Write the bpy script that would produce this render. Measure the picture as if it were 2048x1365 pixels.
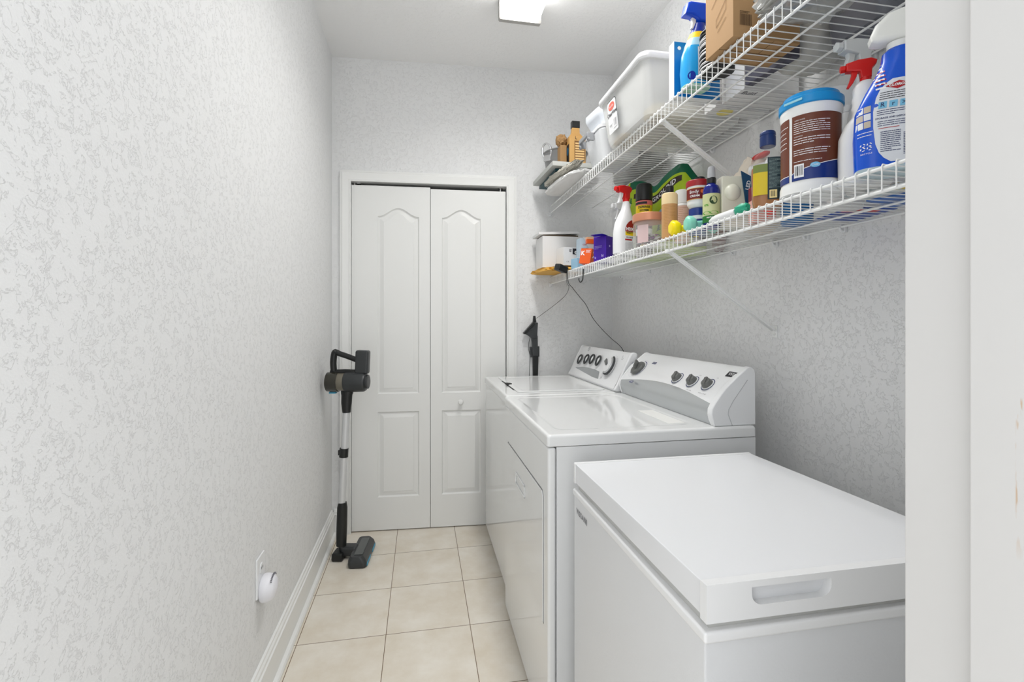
import bpy, bmesh, math, random
from mathutils import Vector, Matrix, noise
for o in list(bpy.data.objects): bpy.data.objects.remove(o)
S = bpy.context.scene; COL = S.collection
PI = math.pi
# ---------------- camera, world, light, exposure ----------------
CAMZ = 1.24; FPX = 955.0; HY = 641.0; YAW = math.radians(10.8)
cd = bpy.data.cameras.new('camera'); cam = bpy.data.objects.new('camera', cd); COL.objects.link(cam)
cam.location = (0, 0, CAMZ); cam.rotation_euler = (PI/2, 0, -YAW)
cd.sensor_width = 36; cd.lens = FPX/2048*36; cd.shift_y = -(682.5-HY)/2048; cd.clip_start = .02
S.camera = cam
S.view_settings.view_transform = 'Standard'; S.view_settings.look = 'None'
S.view_settings.exposure = 0.36; S.view_settings.gamma = 1; S.view_settings.use_curve_mapping = False
W = bpy.data.worlds.new('world'); S.world = W; W.use_nodes = True
WB = W.node_tree.nodes['Background']; WB.inputs[0].default_value = (.96, .98, 1, 1); WB.inputs[1].default_value = 1.42
LENS_STRENGTH = 3.9; LAMP_W = 8.6

# ---------------- survey helper: a sight line met with a real plane ----------------
CY, SY = math.cos(YAW), math.sin(YAW)
def ray(px, py):
    r = (px-1024)/FPX
    return Vector((CY*r+SY, -SY*r+CY, (HY-py)/FPX))
CAM = Vector((0, 0, CAMZ))
def hit(px, py, p0, n):
    D = ray(px, py); n = Vector(n); t = (Vector(p0)-CAM).dot(n)/D.dot(n)
    return CAM+D*t
def atx(px, py, x): return hit(px, py, (x, 0, 0), (1, 0, 0))
def atz(px, py, z): return hit(px, py, (0, 0, z), (0, 0, 1))

# ---------------- materials ----------------
_m = {}
def mat(name, col, rough=.5, metal=0, coat=0, trans=0, ior=1.45, alpha=1, emis=0, spec=.5, bump=None, sss=0):
    if name in _m: return _m[name]
    m = bpy.data.materials.new(name); m.use_nodes = True; nt = m.node_tree
    b = nt.nodes['Principled BSDF']
    b.inputs['Base Color'].default_value = (*col, 1); b.inputs['Roughness'].default_value = rough
    b.inputs['Metallic'].default_value = metal; b.inputs['Coat Weight'].default_value = coat
    b.inputs['Transmission Weight'].default_value = trans; b.inputs['IOR'].default_value = ior
    b.inputs['Alpha'].default_value = alpha; b.inputs['Specular IOR Level'].default_value = spec
    if emis: b.inputs['Emission Color'].default_value = (*col, 1); b.inputs['Emission Strength'].default_value = emis
    tc = nt.nodes.new('ShaderNodeTexCoord')
    n = nt.nodes.new('ShaderNodeTexNoise'); nt.links.new(tc.outputs['Object'], n.inputs['Vector'])
    sc, st = bump if bump else (60, .02)
    n.inputs['Scale'].default_value = sc; n.inputs['Detail'].default_value = 3
    bp = nt.nodes.new('ShaderNodeBump'); bp.inputs['Strength'].default_value = st; bp.inputs['Distance'].default_value = .002
    nt.links.new(n.outputs['Fac'], bp.inputs['Height']); nt.links.new(bp.outputs['Normal'], b.inputs['Normal'])
    _m[name] = m; return m
def srgb(r, g, b):
    f = lambda v: (v/255/12.92) if v/255 <= .04045 else ((v/255+.055)/1.055)**2.4
    return (f(r), f(g), f(b))
def plaster(name, col, strength=.6, scale=1.0):
    m = mat(name, col, .75, spec=.25); nt = m.node_tree; b = nt.nodes['Principled BSDF']
    for n in [n for n in nt.nodes if n.bl_idname in ('ShaderNodeTexNoise', 'ShaderNodeBump')]: nt.nodes.remove(n)
    tc = [n for n in nt.nodes if n.bl_idname == 'ShaderNodeTexCoord'][0]
    def tex(s, d, dist=0, rough=.5):
        t = nt.nodes.new('ShaderNodeTexNoise'); t.inputs['Scale'].default_value = s*scale; t.inputs['Detail'].default_value = d
        t.inputs['Distortion'].default_value = dist; t.inputs['Roughness'].default_value = rough
        nt.links.new(tc.outputs['Object'], t.inputs['Vector']); return t
    a = tex(52, 8, .35, .68); r = nt.nodes.new('ShaderNodeValToRGB')
    r.color_ramp.elements[0].position = .53; r.color_ramp.elements[1].position = .562
    nt.links.new(a.outputs['Fac'], r.inputs[0])
    c = tex(210, 4)
    mx = nt.nodes.new('ShaderNodeMath'); mx.operation = 'MULTIPLY_ADD'
    nt.links.new(c.outputs['Fac'], mx.inputs[0]); mx.inputs[1].default_value = .35; nt.links.new(r.outputs[0], mx.inputs[2])
    bp = nt.nodes.new('ShaderNodeBump'); bp.inputs['Strength'].default_value = strength; bp.inputs['Distance'].default_value = .0015
    nt.links.new(mx.outputs[0], bp.inputs['Height']); nt.links.new(bp.outputs['Normal'], b.inputs['Normal'])
    return m
WALL = plaster('wall_plaster', (.805, .81, .81), .55)
CEIL = plaster('ceiling_plaster', (.92, .92, .915), .35)
TRIM = mat('trim_paint', (.83, .835, .82), .35, bump=(40, .03))
DOORP = mat('door_paint', (.82, .825, .81), .38, bump=(60, .05))
ENAMEL = mat('white_enamel', (.79, .80, .80), .10, coat=.4, bump=(8, .015))
ENAMEL2 = mat('white_enamel_side', (.77, .78, .785), .28, bump=(300, .05))
FREEZ = mat('freezer_steel', (.72, .73, .745), .35, bump=(260, .12))
FREEZTOP = mat('freezer_lid_top', (.80, .81, .83), .22, bump=(200, .03))
FPLAS = mat('freezer_plastic', (.82, .825, .83), .3)
WIRE = mat('white_vinyl_wire', (.86, .87, .86), .3)
BLACK = mat('black_plastic', (.012, .013, .013), .35)
DARK = mat('dark_gap', (.008, .008, .008), .8)
CHAR = mat('charcoal_plastic', (.035, .038, .04), .35)
ALU = mat('brushed_aluminium', (.62, .63, .64), .3, metal=.75)
CHROME = mat('chrome', (.75, .75, .76), .15, metal=1)
SILVER = mat('silver_paint', (.48, .50, .51), .25, metal=.5)
GREYK = mat('grey_knob_plastic', (.13, .135, .13), .35)
WHITEP = mat('white_plastic', (.82, .83, .84), .28)
NAVY = mat('navy_print', (.02, .03, .12), .5)
INK = mat('black_print', (.015, .015, .02), .5)
GREYINK = mat('grey_print', (.2, .2, .22), .5)
WPRINT = mat('white_print', (.85, .85, .86), .5)

# ---------------- mesh builder ----------------
class MB:
    def __init__(s, m=None):
        s.v = []; s.f = []; s.fm = []; s.mats = []; s.mi = 0
        if m: s.m(m)
    def m(s, m):
        if m not in s.mats: s.mats.append(m)
        s.mi = s.mats.index(m); return s
    def add(s, vs, fs, M=None):
        o = len(s.v)
        s.v += [(M @ Vector(v)) if M is not None else Vector(v) for v in vs]
        s.f += [tuple(o+i for i in f) for f in fs]; s.fm += [s.mi]*len(fs); return s
    def bm(s, b, M=None):
        b.verts.ensure_lookup_table(); b.verts.index_update()
        s.add([v.co.copy() for v in b.verts], [[v.index for v in f.verts] for f in b.faces], M); b.free(); return s
    def box(s, x0, x1, y0, y1, z0, z1, bev=0, seg=2, M=None):
        b = bmesh.new(); bmesh.ops.create_cube(b, size=1)
        for v in b.verts: v.co = Vector(((x0+x1)/2+v.co.x*(x1-x0), (y0+y1)/2+v.co.y*(y1-y0), (z0+z1)/2+v.co.z*(z1-z0)))
        if bev: bmesh.ops.bevel(b, geom=list(b.edges), offset=bev, segments=seg, profile=.5, affect='EDGES')
        return s.bm(b, M)
    def loft(s, rings, cap0=True, cap1=True, M=None, closed=True):
        n = len(rings[0]); vs = [p for r in rings for p in r]; fs = []
        for i in range(len(rings)-1):
            for j in range(n if closed else n-1):
                k = (j+1) % n
                fs.append((i*n+j, i*n+k, (i+1)*n+k, (i+1)*n+j))
        if cap0: fs.append(tuple(range(n-1, -1, -1)))
        if cap1: fs.append(tuple((len(rings)-1)*n+j for j in range(n)))
        return s.add(vs, fs, M)
    def lathe(s, prof, seg=40, M=None, cap0=True, cap1=True):
        return s.loft([[(r*math.cos(2*PI*j/seg), r*math.sin(2*PI*j/seg), z) for j in range(seg)] for r, z in prof], cap0, cap1, M)
    def secs(s, sec, seg=40, M=None, cap0=True, cap1=True):
        return s.loft([sring(*q, seg=seg) for q in sec], cap0, cap1, M)
    def tube(s, pts, r, seg=8, caps=True, M=None, closed=False):
        pts = [Vector(p) for p in pts]; n = len(pts); rings = []; prev = None
        for i, p in enumerate(pts):
            a = pts[max(i-1, 0)] if not closed else pts[i-1]; c = pts[min(i+1, n-1)] if not closed else pts[(i+1) % n]
            t = (c-a).normalized()
            if prev is None:
                up = Vector((0, 0, 1)) if abs(t.z) < .9 else Vector((1, 0, 0))
                u = t.cross(up).normalized()
            else:
                u = (prev-t*prev.dot(t)).normalized()
            prev = u; w = t.cross(u); rr = r[i] if isinstance(r, (list, tuple)) else r
            rings.append([p+u*rr*math.cos(2*PI*j/seg)+w*rr*math.sin(2*PI*j/seg) for j in range(seg)])
        if closed: rings.append(rings[0]); caps = False
        return s.loft(rings, caps, caps, M)
    def prism(s, out, h0, h1, bev=0, seg=2, M=None):
        b = bmesh.new()
        lo = [b.verts.new((x, y, h0)) for x, y in out]; hi = [b.verts.new((x, y, h1)) for x, y in out]; n = len(out)
        b.faces.new(lo[::-1]); b.faces.new(hi)
        for i in range(n): b.faces.new((lo[i], lo[(i+1) % n], hi[(i+1) % n], hi[i]))
        bmesh.ops.recalc_face_normals(b, faces=list(b.faces))
        if bev:
            es = [e for e in b.edges if abs(e.verts[0].co.z-e.verts[1].co.z) < 1e-7]
            bmesh.ops.bevel(b, geom=es, offset=bev, segments=seg, profile=.5, affect='EDGES', clamp_overlap=True)
        return s.bm(b, M)
    def blob(s, sx, sy, sz, amp=.1, fr=3, seed=0, e=.6, nu=40, nv=24, M=None):
        rings = []
        sg = lambda v, p: math.copysign(abs(v)**p, v)
        for i in range(nv+1):
            th = -PI/2+PI*i/nv*.998+.001; rg = []
            for j in range(nu):
                ph = 2*PI*j/nu
                p = Vector((sx*sg(math.cos(th), e)*sg(math.cos(ph), e), sy*sg(math.cos(th), e)*sg(math.sin(ph), e), sz*sg(math.sin(th), e)))
                q = Vector((p.x/sx, p.y/sy, p.z/sz))*fr+Vector((seed*7.1, seed*3.3, 1))
                k = abs(noise.noise(q))*1.2-.35+.5*noise.noise(q*2.7)
                rg.append(p*(1+amp*k))
            rings.append(rg)
        return s.loft(rings, True, True, M)
    def text(s, body, size, M=None, fn=None, ax='CENTER', ay='CENTER', bold=0, depth=0, spacing=1):
        cu = bpy.data.curves.new('t', 'FONT'); cu.body = body; cu.size = size; cu.align_x = ax; cu.align_y = ay
        cu.offset = bold; cu.extrude = depth; cu.resolution_u = 2; cu.space_character = spacing
        o = bpy.data.objects.new('t', cu); COL.objects.link(o); bpy.context.view_layer.update()
        me = bpy.data.meshes.new_from_object(o.evaluated_get(bpy.context.evaluated_depsgraph_get()))
        vs = [v.co.copy() for v in me.vertices]; fs = [tuple(p.vertices) for p in me.polygons]
        if fn: vs = [fn(v.x, v.y) for v in vs]
        s.add(vs, fs, M); bpy.data.objects.remove(o); bpy.data.curves.remove(cu); bpy.data.meshes.remove(me); return s
    def quad(s, fn, u0, u1, v0, v1, nu=1, nv=1):
        vs = [fn(u0+(u1-u0)*i/nu, v0+(v1-v0)*j/nv) for i in range(nu+1) for j in range(nv+1)]
        fs = [(i*(nv+1)+j, (i+1)*(nv+1)+j, (i+1)*(nv+1)+j+1, i*(nv+1)+j+1) for i in range(nu) for j in range(nv)]
        return s.add(vs, fs)
    def lines(s, fn, u0, u1, v0, v1, n, seed=0, th=.45):
        rn = random.Random(seed); dv = (v1-v0)/n; w = (u1-u0)
        for i in range(n):
            u = u0; end = u1-rn.choice([0, 0, 0, .1, .45])*w; vc = v1-dv*(i+.5)
            while u < end-.04*w:
                l = min(rn.uniform(.08, .25)*w, end-u)
                s.quad(fn, u, u+l, vc-dv*th/2, vc+dv*th/2, 2, 1); u += l+.018*w
        return s
    def barcode(s, fn, u0, u1, v0, v1, white, black, seed=0, n=22):
        s.m(white).quad(lambda u, v: fn(u, v), u0, u1, v0, v1, 3, 1)
        rn = random.Random(seed); s.m(black); u = u0+(u1-u0)*.1; st = (u1-u0)*.8/n
        a, b = v0+(v1-v0)*.15, v1-(v1-v0)*.12
        for i in range(n):
            if rn.random() < .55: s.quad(lambda U, V: fn(U, V, 1), u, u+st*rn.choice([.5, .9]), a, b)
            u += st
        return s
def sring(z, rx, ry, cx=0, cy=0, n=2.0, seg=40):
    out = []
    for j in range(seg):
        a = 2*PI*j/seg; c, q = math.cos(a), math.sin(a)
        out.append((cx+rx*math.copysign(abs(c)**(2/n), c), cy+ry*math.copysign(abs(q)**(2/n), q), z))
    return out

# ---------------- object tree ----------------
WM = {}
def props(o, label=None, cat=None, group=None, kind=None):
    for k, v in (('label', label), ('category', cat), ('group', group), ('kind', kind)):
        if v: o[k] = v
    return o
def thing(name, label, cat, loc=(0, 0, 0), rotz=0, group=None, rot=None):
    o = bpy.data.objects.new(name, None); COL.objects.link(o); o.location = loc; o.rotation_euler = rot or (0, 0, rotz)
    o.empty_display_size = .05; props(o, label, cat, group)
    WM[o] = Matrix.Translation(loc) @ (o.rotation_euler.to_matrix().to_4x4()); return o
def P(name, mb, parent=None, label=None, smooth=35, local=False, cat=None, kind=None, loc=None, rotz=0):
    """link a mesh built in world space (or in its thing's own frame when local) as one object"""
    me = bpy.data.meshes.new(name)
    base = None
    if parent is not None: base = WM[parent]
    elif local: base = Matrix.Translation(loc or (0, 0, 0)) @ Matrix.Rotation(rotz, 4, 'Z')
    elif loc is not None: base = Matrix.Translation(loc)
    vs = mb.v
    if base is not None and not local:
        inv = base.inverted(); vs = [inv @ v for v in vs]
    me.from_pydata([tuple(v) for v in vs], [], mb.f)
    for m in mb.mats: me.materials.append(m)
    me.polygons.foreach_set('material_index', mb.fm); me.update()
    if smooth:
        me.shade_smooth(); me.set_sharp_from_angle(angle=math.radians(smooth))
    o = bpy.data.objects.new(name, me); COL.objects.link(o)
    if smooth:
        wn = o.modifiers.new('weighted', 'WEIGHTED_NORMAL'); wn.keep_sharp = True; wn.weight = 90
    if parent is not None: o.parent = parent; WM[o] = WM[parent].copy()
    else:
        if base is not None: o.matrix_world = base
        WM[o] = base.copy() if base is not None else Matrix.Identity(4)
    props(o, label, cat, None, kind); return o
def struct(name, mb, parent=None, smooth=35, label=None):
    return P(name, mb, parent, smooth=smooth, kind=None if parent else 'structure', label=label)

# ================= ROOM =================
XL, XR, ZC = -.505, 1.17, 2.765
BWA = math.atan(.058); BW0 = Vector((-.5, 2.905, 0))
BM = Matrix.Translation(BW0) @ Matrix.Rotation(-BWA, 4, 'Z')       # back wall frame: x along wall, -y into the room
def bwp(u, v, d=0): return BM @ Vector((u, -d, v))
# floor with square tiles
def floor_mat():
    m = mat('floor_tile', srgb(206, 198, 184), .32, coat=.15); nt = m.node_tree; L = nt.links; b = nt.nodes['Principled BSDF']
    tc = [n for n in nt.nodes if n.bl_idname == 'ShaderNodeTexCoord'][0]
    sp = nt.nodes.new('ShaderNodeSeparateXYZ'); L.new(tc.outputs['Object'], sp.inputs[0])
    def mth(op, a, b_=None, c=None):
        n = nt.nodes.new('ShaderNodeMath'); n.operation = op
        for i, q in enumerate((a, b_, c)):
            if q is None: continue
            if isinstance(q, (int, float)): n.inputs[i].default_value = q
            else: L.new(q, n.inputs[i])
        return n.outputs[0]
    def dist(o, off, pitch):
        a = mth('DIVIDE', mth('SUBTRACT', o, off), pitch); fr = mth('FRACT', a); e = mth('MINIMUM', fr, mth('SUBTRACT', 1.0, fr))
        return mth('MULTIPLY', e, pitch), mth('FLOOR', a)
    dx, ix = dist(sp.outputs[0], -.135, .3315); dy, iy = dist(sp.outputs[1], 2.61, .3345)
    d = mth('MINIMUM', dx, dy); g = mth('LESS_THAN', d, .0014)
    cm = nt.nodes.new('ShaderNodeCombineXYZ'); L.new(ix, cm.inputs[0]); L.new(iy, cm.inputs[1])
    wn = nt.nodes.new('ShaderNodeTexWhiteNoise'); L.new(cm.outputs[0], wn.inputs[0])
    ad = nt.nodes.new('ShaderNodeVectorMath'); ad.operation = 'ADD'; L.new(tc.outputs['Object'], ad.inputs[0]); L.new(wn.outputs['Color'], ad.inputs[1])
    n1 = nt.nodes.new('ShaderNodeTexNoise'); n1.inputs['Scale'].default_value = 7; n1.inputs['Detail'].default_value = 6; n1.inputs['Roughness'].default_value = .62; L.new(ad.outputs[0], n1.inputs['Vector'])
    r = nt.nodes.new('ShaderNodeValToRGB'); e = r.color_ramp.elements
    e[0].position = .32; e[0].color = (*srgb(220, 210, 193), 1); e[1].position = .68; e[1].color = (*srgb(235, 229, 218), 1)
    L.new(n1.outputs['Fac'], r.inputs[0])
    mx = nt.nodes.new('ShaderNodeMix'); mx.data_type = 'RGBA'; L.new(g, mx.inputs['Factor']); L.new(r.outputs[0], mx.inputs[6]); mx.inputs[7].default_value = (*srgb(126, 108, 86), 1)
    L.new(mx.outputs[2], b.inputs['Base Color'])
    bp = [n for n in nt.nodes if n.bl_idname == 'ShaderNodeBump'][0]; bp.inputs['Strength'].default_value = .4
    L.new(mth('MULTIPLY', mth('SUBTRACT', 1.0, g), 1.0), bp.inputs['Height'])
    rg = mth('MULTIPLY_ADD', g, .5, .3); L.new(rg, b.inputs['Roughness'])
    return m
FT = floor_mat()
struct('floor', MB(FT).box(-.7, 1.4, -.9, 3.7, -.1, 0))
struct('ceiling', MB(CEIL).box(-.7, 1.4, .10, 3.2, ZC, ZC+.1))
struct('wall_left', MB(WALL).box(XL-.12, XL, .10, 3.6, 0, ZC))
struct('wall_right', MB(WALL).box(XR, XR+.12, .10, 3.6, 0, ZC))
# back wall with the closet opening (u .101-1.011, v 0-2.049)
mb = MB(WALL)
U0, U1, VT = .101, 1.011, 2.049
mb.box(-.06, U0-.018, 0, .11, 0, ZC, M=BM); mb.box(U1+.018, 1.72, 0, .11, 0, ZC, M=BM); mb.box(U0-.018, U1+.018, 0, .11, VT+.018, ZC, M=BM)
struct('wall_back', mb)
# closet behind the door leaves
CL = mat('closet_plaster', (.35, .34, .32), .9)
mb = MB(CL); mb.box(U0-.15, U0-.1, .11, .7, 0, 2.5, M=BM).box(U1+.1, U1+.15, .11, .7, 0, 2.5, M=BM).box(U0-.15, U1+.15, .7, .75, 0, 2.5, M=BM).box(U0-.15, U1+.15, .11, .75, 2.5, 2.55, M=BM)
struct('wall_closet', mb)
# door frame lining and casing
mb = MB(TRIM)
mb.box(U0-.018, U0-.002, -.004, .11, 0, VT+.018, M=BM).box(U1+.002, U1+.018, -.004, .11, 0, VT+.018, M=BM).box(U0-.018, U1+.018, -.004, .11, VT, VT+.016, M=BM)
struct('trim_1', mb, smooth=0)
prof = [(-.001, .0), (-.001, .011), (.006, .0125), (.010, .010), (.026, .0115), (.040, .0165), (.047, .0165), (.050, .014), (.0595, .0135), (.0605, .0)]
rings = []
for dd, hh in prof: rings.append([bwp(U0-dd, 0, hh), bwp(U0-dd, VT+dd, hh), bwp(U1+dd, VT+dd, hh), bwp(U1+dd, 0, hh)])
mb = MB(TRIM).loft(rings, False, False, closed=False); struct('trim_2', mb, smooth=20)
# bifold closet door
door = thing('door_1', 'white bifold closet door with arched raised panels in the back wall', 'door', bwp((U0+U1)/2, 0, 0), -BWA)
door['kind'] = 'structure'
def leaf(ua, ub, pa, pb, va, vb):
    mb = MB(DOORP); D0 = -.012; TH = .032
    F = lambda u, v, h=0: bwp(u, v, D0+h)
    N = 24
    def outline(kind, d):
        a, b = pa+d, pb-d
        if kind == 'low': v0, vs, ap = .198, .701, .701
        else: v0, vs, ap = .806, 1.852, 1.903
        pts = [(a, v0+d), (b, v0+d)]
        for i in range(N+1):
            t = 1-i/N; u = a+(b-a)*t
            pts.append((u, vs-d+(ap-vs)*(.5-.5*math.cos(2*PI*t))**1.05*(1 if kind != 'low' else 0)))
        return pts
    loops = [(0, 0), (.002, -.0045), (.006, -.0095), (.010, -.0100), (.030, -.0025), (.0335, -.0025), (.0345, -.0005)]
    for kind in ('low', 'up'):
        rg = [[F(u, v, h) for u, v in outline(kind, d)] for d, h in loops]
        mb.loft(rg, False, True)
    # flat face round the panels
    q = lambda a, b, c, d_: mb.add([F(a, c), F(b, c), F(b, d_), F(a, d_)], [(0, 1, 2, 3)])
    q(ua, pa, va, vb); q(pb, ub, va, vb); q(pa, pb, va, .198); q(pa, pb, .701, .806)
    o = outline('up', 0)[2:]
    for i in range(N):
        (u1, v1), (u2, v2) = o[i], o[i+1]; mb.add([F(u1, v1), F(u2, v2), F(u2, vb), F(u1, vb)], [(0, 3, 2, 1)])
    B = lambda a, b, c, d_, e, f_: mb.add([bwp(a, e, D0), bwp(b, f_, D0), bwp(b, f_, D0-TH), bwp(a, e, D0-TH)], [(0, 1, 2, 3)])
    for (a, e), (b, f_) in (((ua, va), (ub, va)), ((ub, va), (ub, vb)), ((ub, vb), (ua, vb)), ((ua, vb), (ua, va))):
        mb.add([bwp(a, e, D0), bwp(b, f_, D0), bwp(b, f_, D0-TH), bwp(a, e, D0-TH)], [(0, 1, 2, 3)])
    mb.add([bwp(ua, va, D0-TH), bwp(ub, va, D0-TH), bwp(ub, vb, D0-TH), bwp(ua, vb, D0-TH)], [(0, 3, 2, 1)])
    return mb
P('door_leaf', leaf(U0+.001, .5545, .25, .489, .006, 2.031), door, smooth=25)
lf = P('door_leaf', leaf(.5575, U1-.004, .623, .856, .006, 2.022), door, smooth=25)
KM = BM @ Matrix.Translation((.735, .012, .752)) @ Matrix.Rotation(PI/2, 4, 'X')
P('door_knob', MB(TRIM).lathe([(.011, 0), (.011, .003), (.006, .006), (.006, .014), (.012, .017), (.0165, .024), (.0165, .030), (.012, .036), (.004, .0385)], 28, KM), lf)
mb = MB(CHROME); mb.box(U1-.05, U1-.02, .02, .04, VT-.006, VT-.001, M=BM).box(U1-.038, U1-.032, .026, .034, VT-.03, VT-.002, M=BM).box(U0+.03, U0+.05, .02, .04, VT-.008, VT-.001, M=BM).box(U0+.015, U0+.019, .024, .034, VT-.03, VT-.002, M=BM)
P('hinge_pivot', mb, door)
# baseboard on the left wall
bp_ = [(0, 0), (.030, 0), (.031, .008), (.027, .016), (.015, .020), (.015, .112), (.018, .116), (.018, .120), (.0135, .124), (.013, .134), (.008, .140), (.007, .147), (0, .149)]
mb = MB(TRIM).loft([[(XL+x, y, z) for x, z in bp_] for y in (.2, 2.89)], True, True); struct('baseboard_left', mb, smooth=30)
mb = MB(TRIM).loft([[bwp(u, z, x*.8) for x, z in bp_] for u in (.008, .040)], True, True); struct('baseboard_back', mb, smooth=30)
# near wall right of the doorway, its jamb and stop
struct('wall_front', MB(WALL).box(.418, XR, .19, .333, 0, ZC))
def jamb_mat():
    m = mat('jamb_paint', (.74, .735, .72), .45, bump=(14, .35)); nt = m.node_tree; b = nt.nodes['Principled BSDF']; L = nt.links
    tc = [n for n in nt.nodes if n.bl_idname == 'ShaderNodeTexCoord'][0]
    mp = nt.nodes.new('ShaderNodeMapping'); mp.inputs['Scale'].default_value = (40, 170, 26); L.new(tc.outputs['Object'], mp.inputs[0])
    n = nt.nodes.new('ShaderNodeTexNoise'); n.inputs['Scale'].default_value = 1; n.inputs['Detail'].default_value = 4; L.new(mp.outputs[0], n.inputs['Vector'])
    sp = nt.nodes.new('ShaderNodeSeparateXYZ'); L.new(tc.outputs['Object'], sp.inputs[0])
    def rng(o, a, b_, c, d):
        r = nt.nodes.new('ShaderNodeMapRange'); r.inputs[1].default_value = a; r.inputs[2].default_value = b_; r.inputs[3].default_value = c; r.inputs[4].default_value = d; L.new(o, r.inputs[0]); return r.outputs[0]
    def mu(a, b_):
        q = nt.nodes.new('ShaderNodeMath'); q.operation = 'MULTIPLY'; L.new(a, q.inputs[0]); L.new(b_, q.inputs[1]); return q.outputs[0]
    k = mu(mu(rng(sp.outputs[1], .2505, .2495, 0, 1), rng(sp.outputs[1], .2460, .2470, 0, 1)), mu(rng(n.outputs['Fac'], .57, .62, 0, 1), mu(rng(sp.outputs[2], 1.08, 1.12, 0, 1), rng(sp.outputs[2], 1.24, 1.22, 0, 1))))
    mx = nt.nodes.new('ShaderNodeMix'); mx.data_type = 'RGBA'; L.new(k, mx.inputs['Factor']); mx.inputs[6].default_value = (.64, .632, .62, 1); mx.inputs[7].default_value = (*srgb(196, 168, 140), 1)
    L.new(mx.outputs[2], b.inputs['Base Color']); return m
JM = jamb_mat()
struct('trim_3', MB(JM).box(.40, .418, .19, .333, 0, 2.4, .0012))
struct('trim_4', MB(JM).box(.390, .400, .236, .2775, 0, 2.4, .0012))

# ================= CEILING LIGHT =================
LX0, LX1, LY0, LY1, LZ = .366, .566, 1.04, 2.262, 2.672
lt = thing('ceiling_light', 'white wraparound fluorescent fixture glowing on the ceiling', 'ceiling light', ((LX0+LX1)/2, (LY0+LY1)/2, ZC))
LENS = mat('lit_diffuser', (1, .995, .98), .3, emis=LENS_STRENGTH)
ENDC = mat('fixture_end_cap', (.40, .39, .37), .4)
def lring(y, k=1):
    c = (LX0+LX1)/2; w = (LX1-LX0)/2*k
    return [(c-w, y, ZC-.012), (c-w, y, ZC-.030), (c-w*.97, y, LZ+.022), (c-w*.88, y, LZ+.005), (c-w*.72, y, LZ), (c+w*.72, y, LZ), (c+w*.88, y, LZ+.005), (c+w*.97, y, LZ+.022), (c+w, y, ZC-.030), (c+w, y, ZC-.012)]
P('diffuser', MB(LENS).loft([lring(LY0+.014), lring(LY1-.014)]), lt)
def cring(y, zb):
    c = (LX0+LX1)/2; w = (LX1-LX0)/2*1.02
    return [(c-w, y, ZC-.001), (c-w, y, zb+.006), (c-w+.004, y, zb), (c+w-.004, y, zb), (c+w, y, zb+.006), (c+w, y, ZC-.001)]
for a, m_, b in ((LY0, LY0+.008, LY0+.034), (LY1, LY1-.008, LY1-.034)): P('end_cap', MB(ENDC).loft([cring(a, LZ+.006), cring(m_, LZ-.004), cring(b, LZ-.006)]), lt)
P('housing', MB(ENDC).box(LX0+.01, LX1-.01, LY0+.02, LY1-.02, ZC-.0125, ZC), lt)

la = bpy.data.lights.new('lamp_glow', 'AREA'); la.shape = 'RECTANGLE'; la.size = .17; la.size_y = 1.16; la.energy = LAMP_W; la.spread = math.radians(150); la.color = (1, .985, .96)
lo = bpy.data.objects.new('lamp_glow', la); COL.objects.link(lo); lo.parent = lt; lo.location = (0, 0, LZ-.004-ZC)

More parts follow.
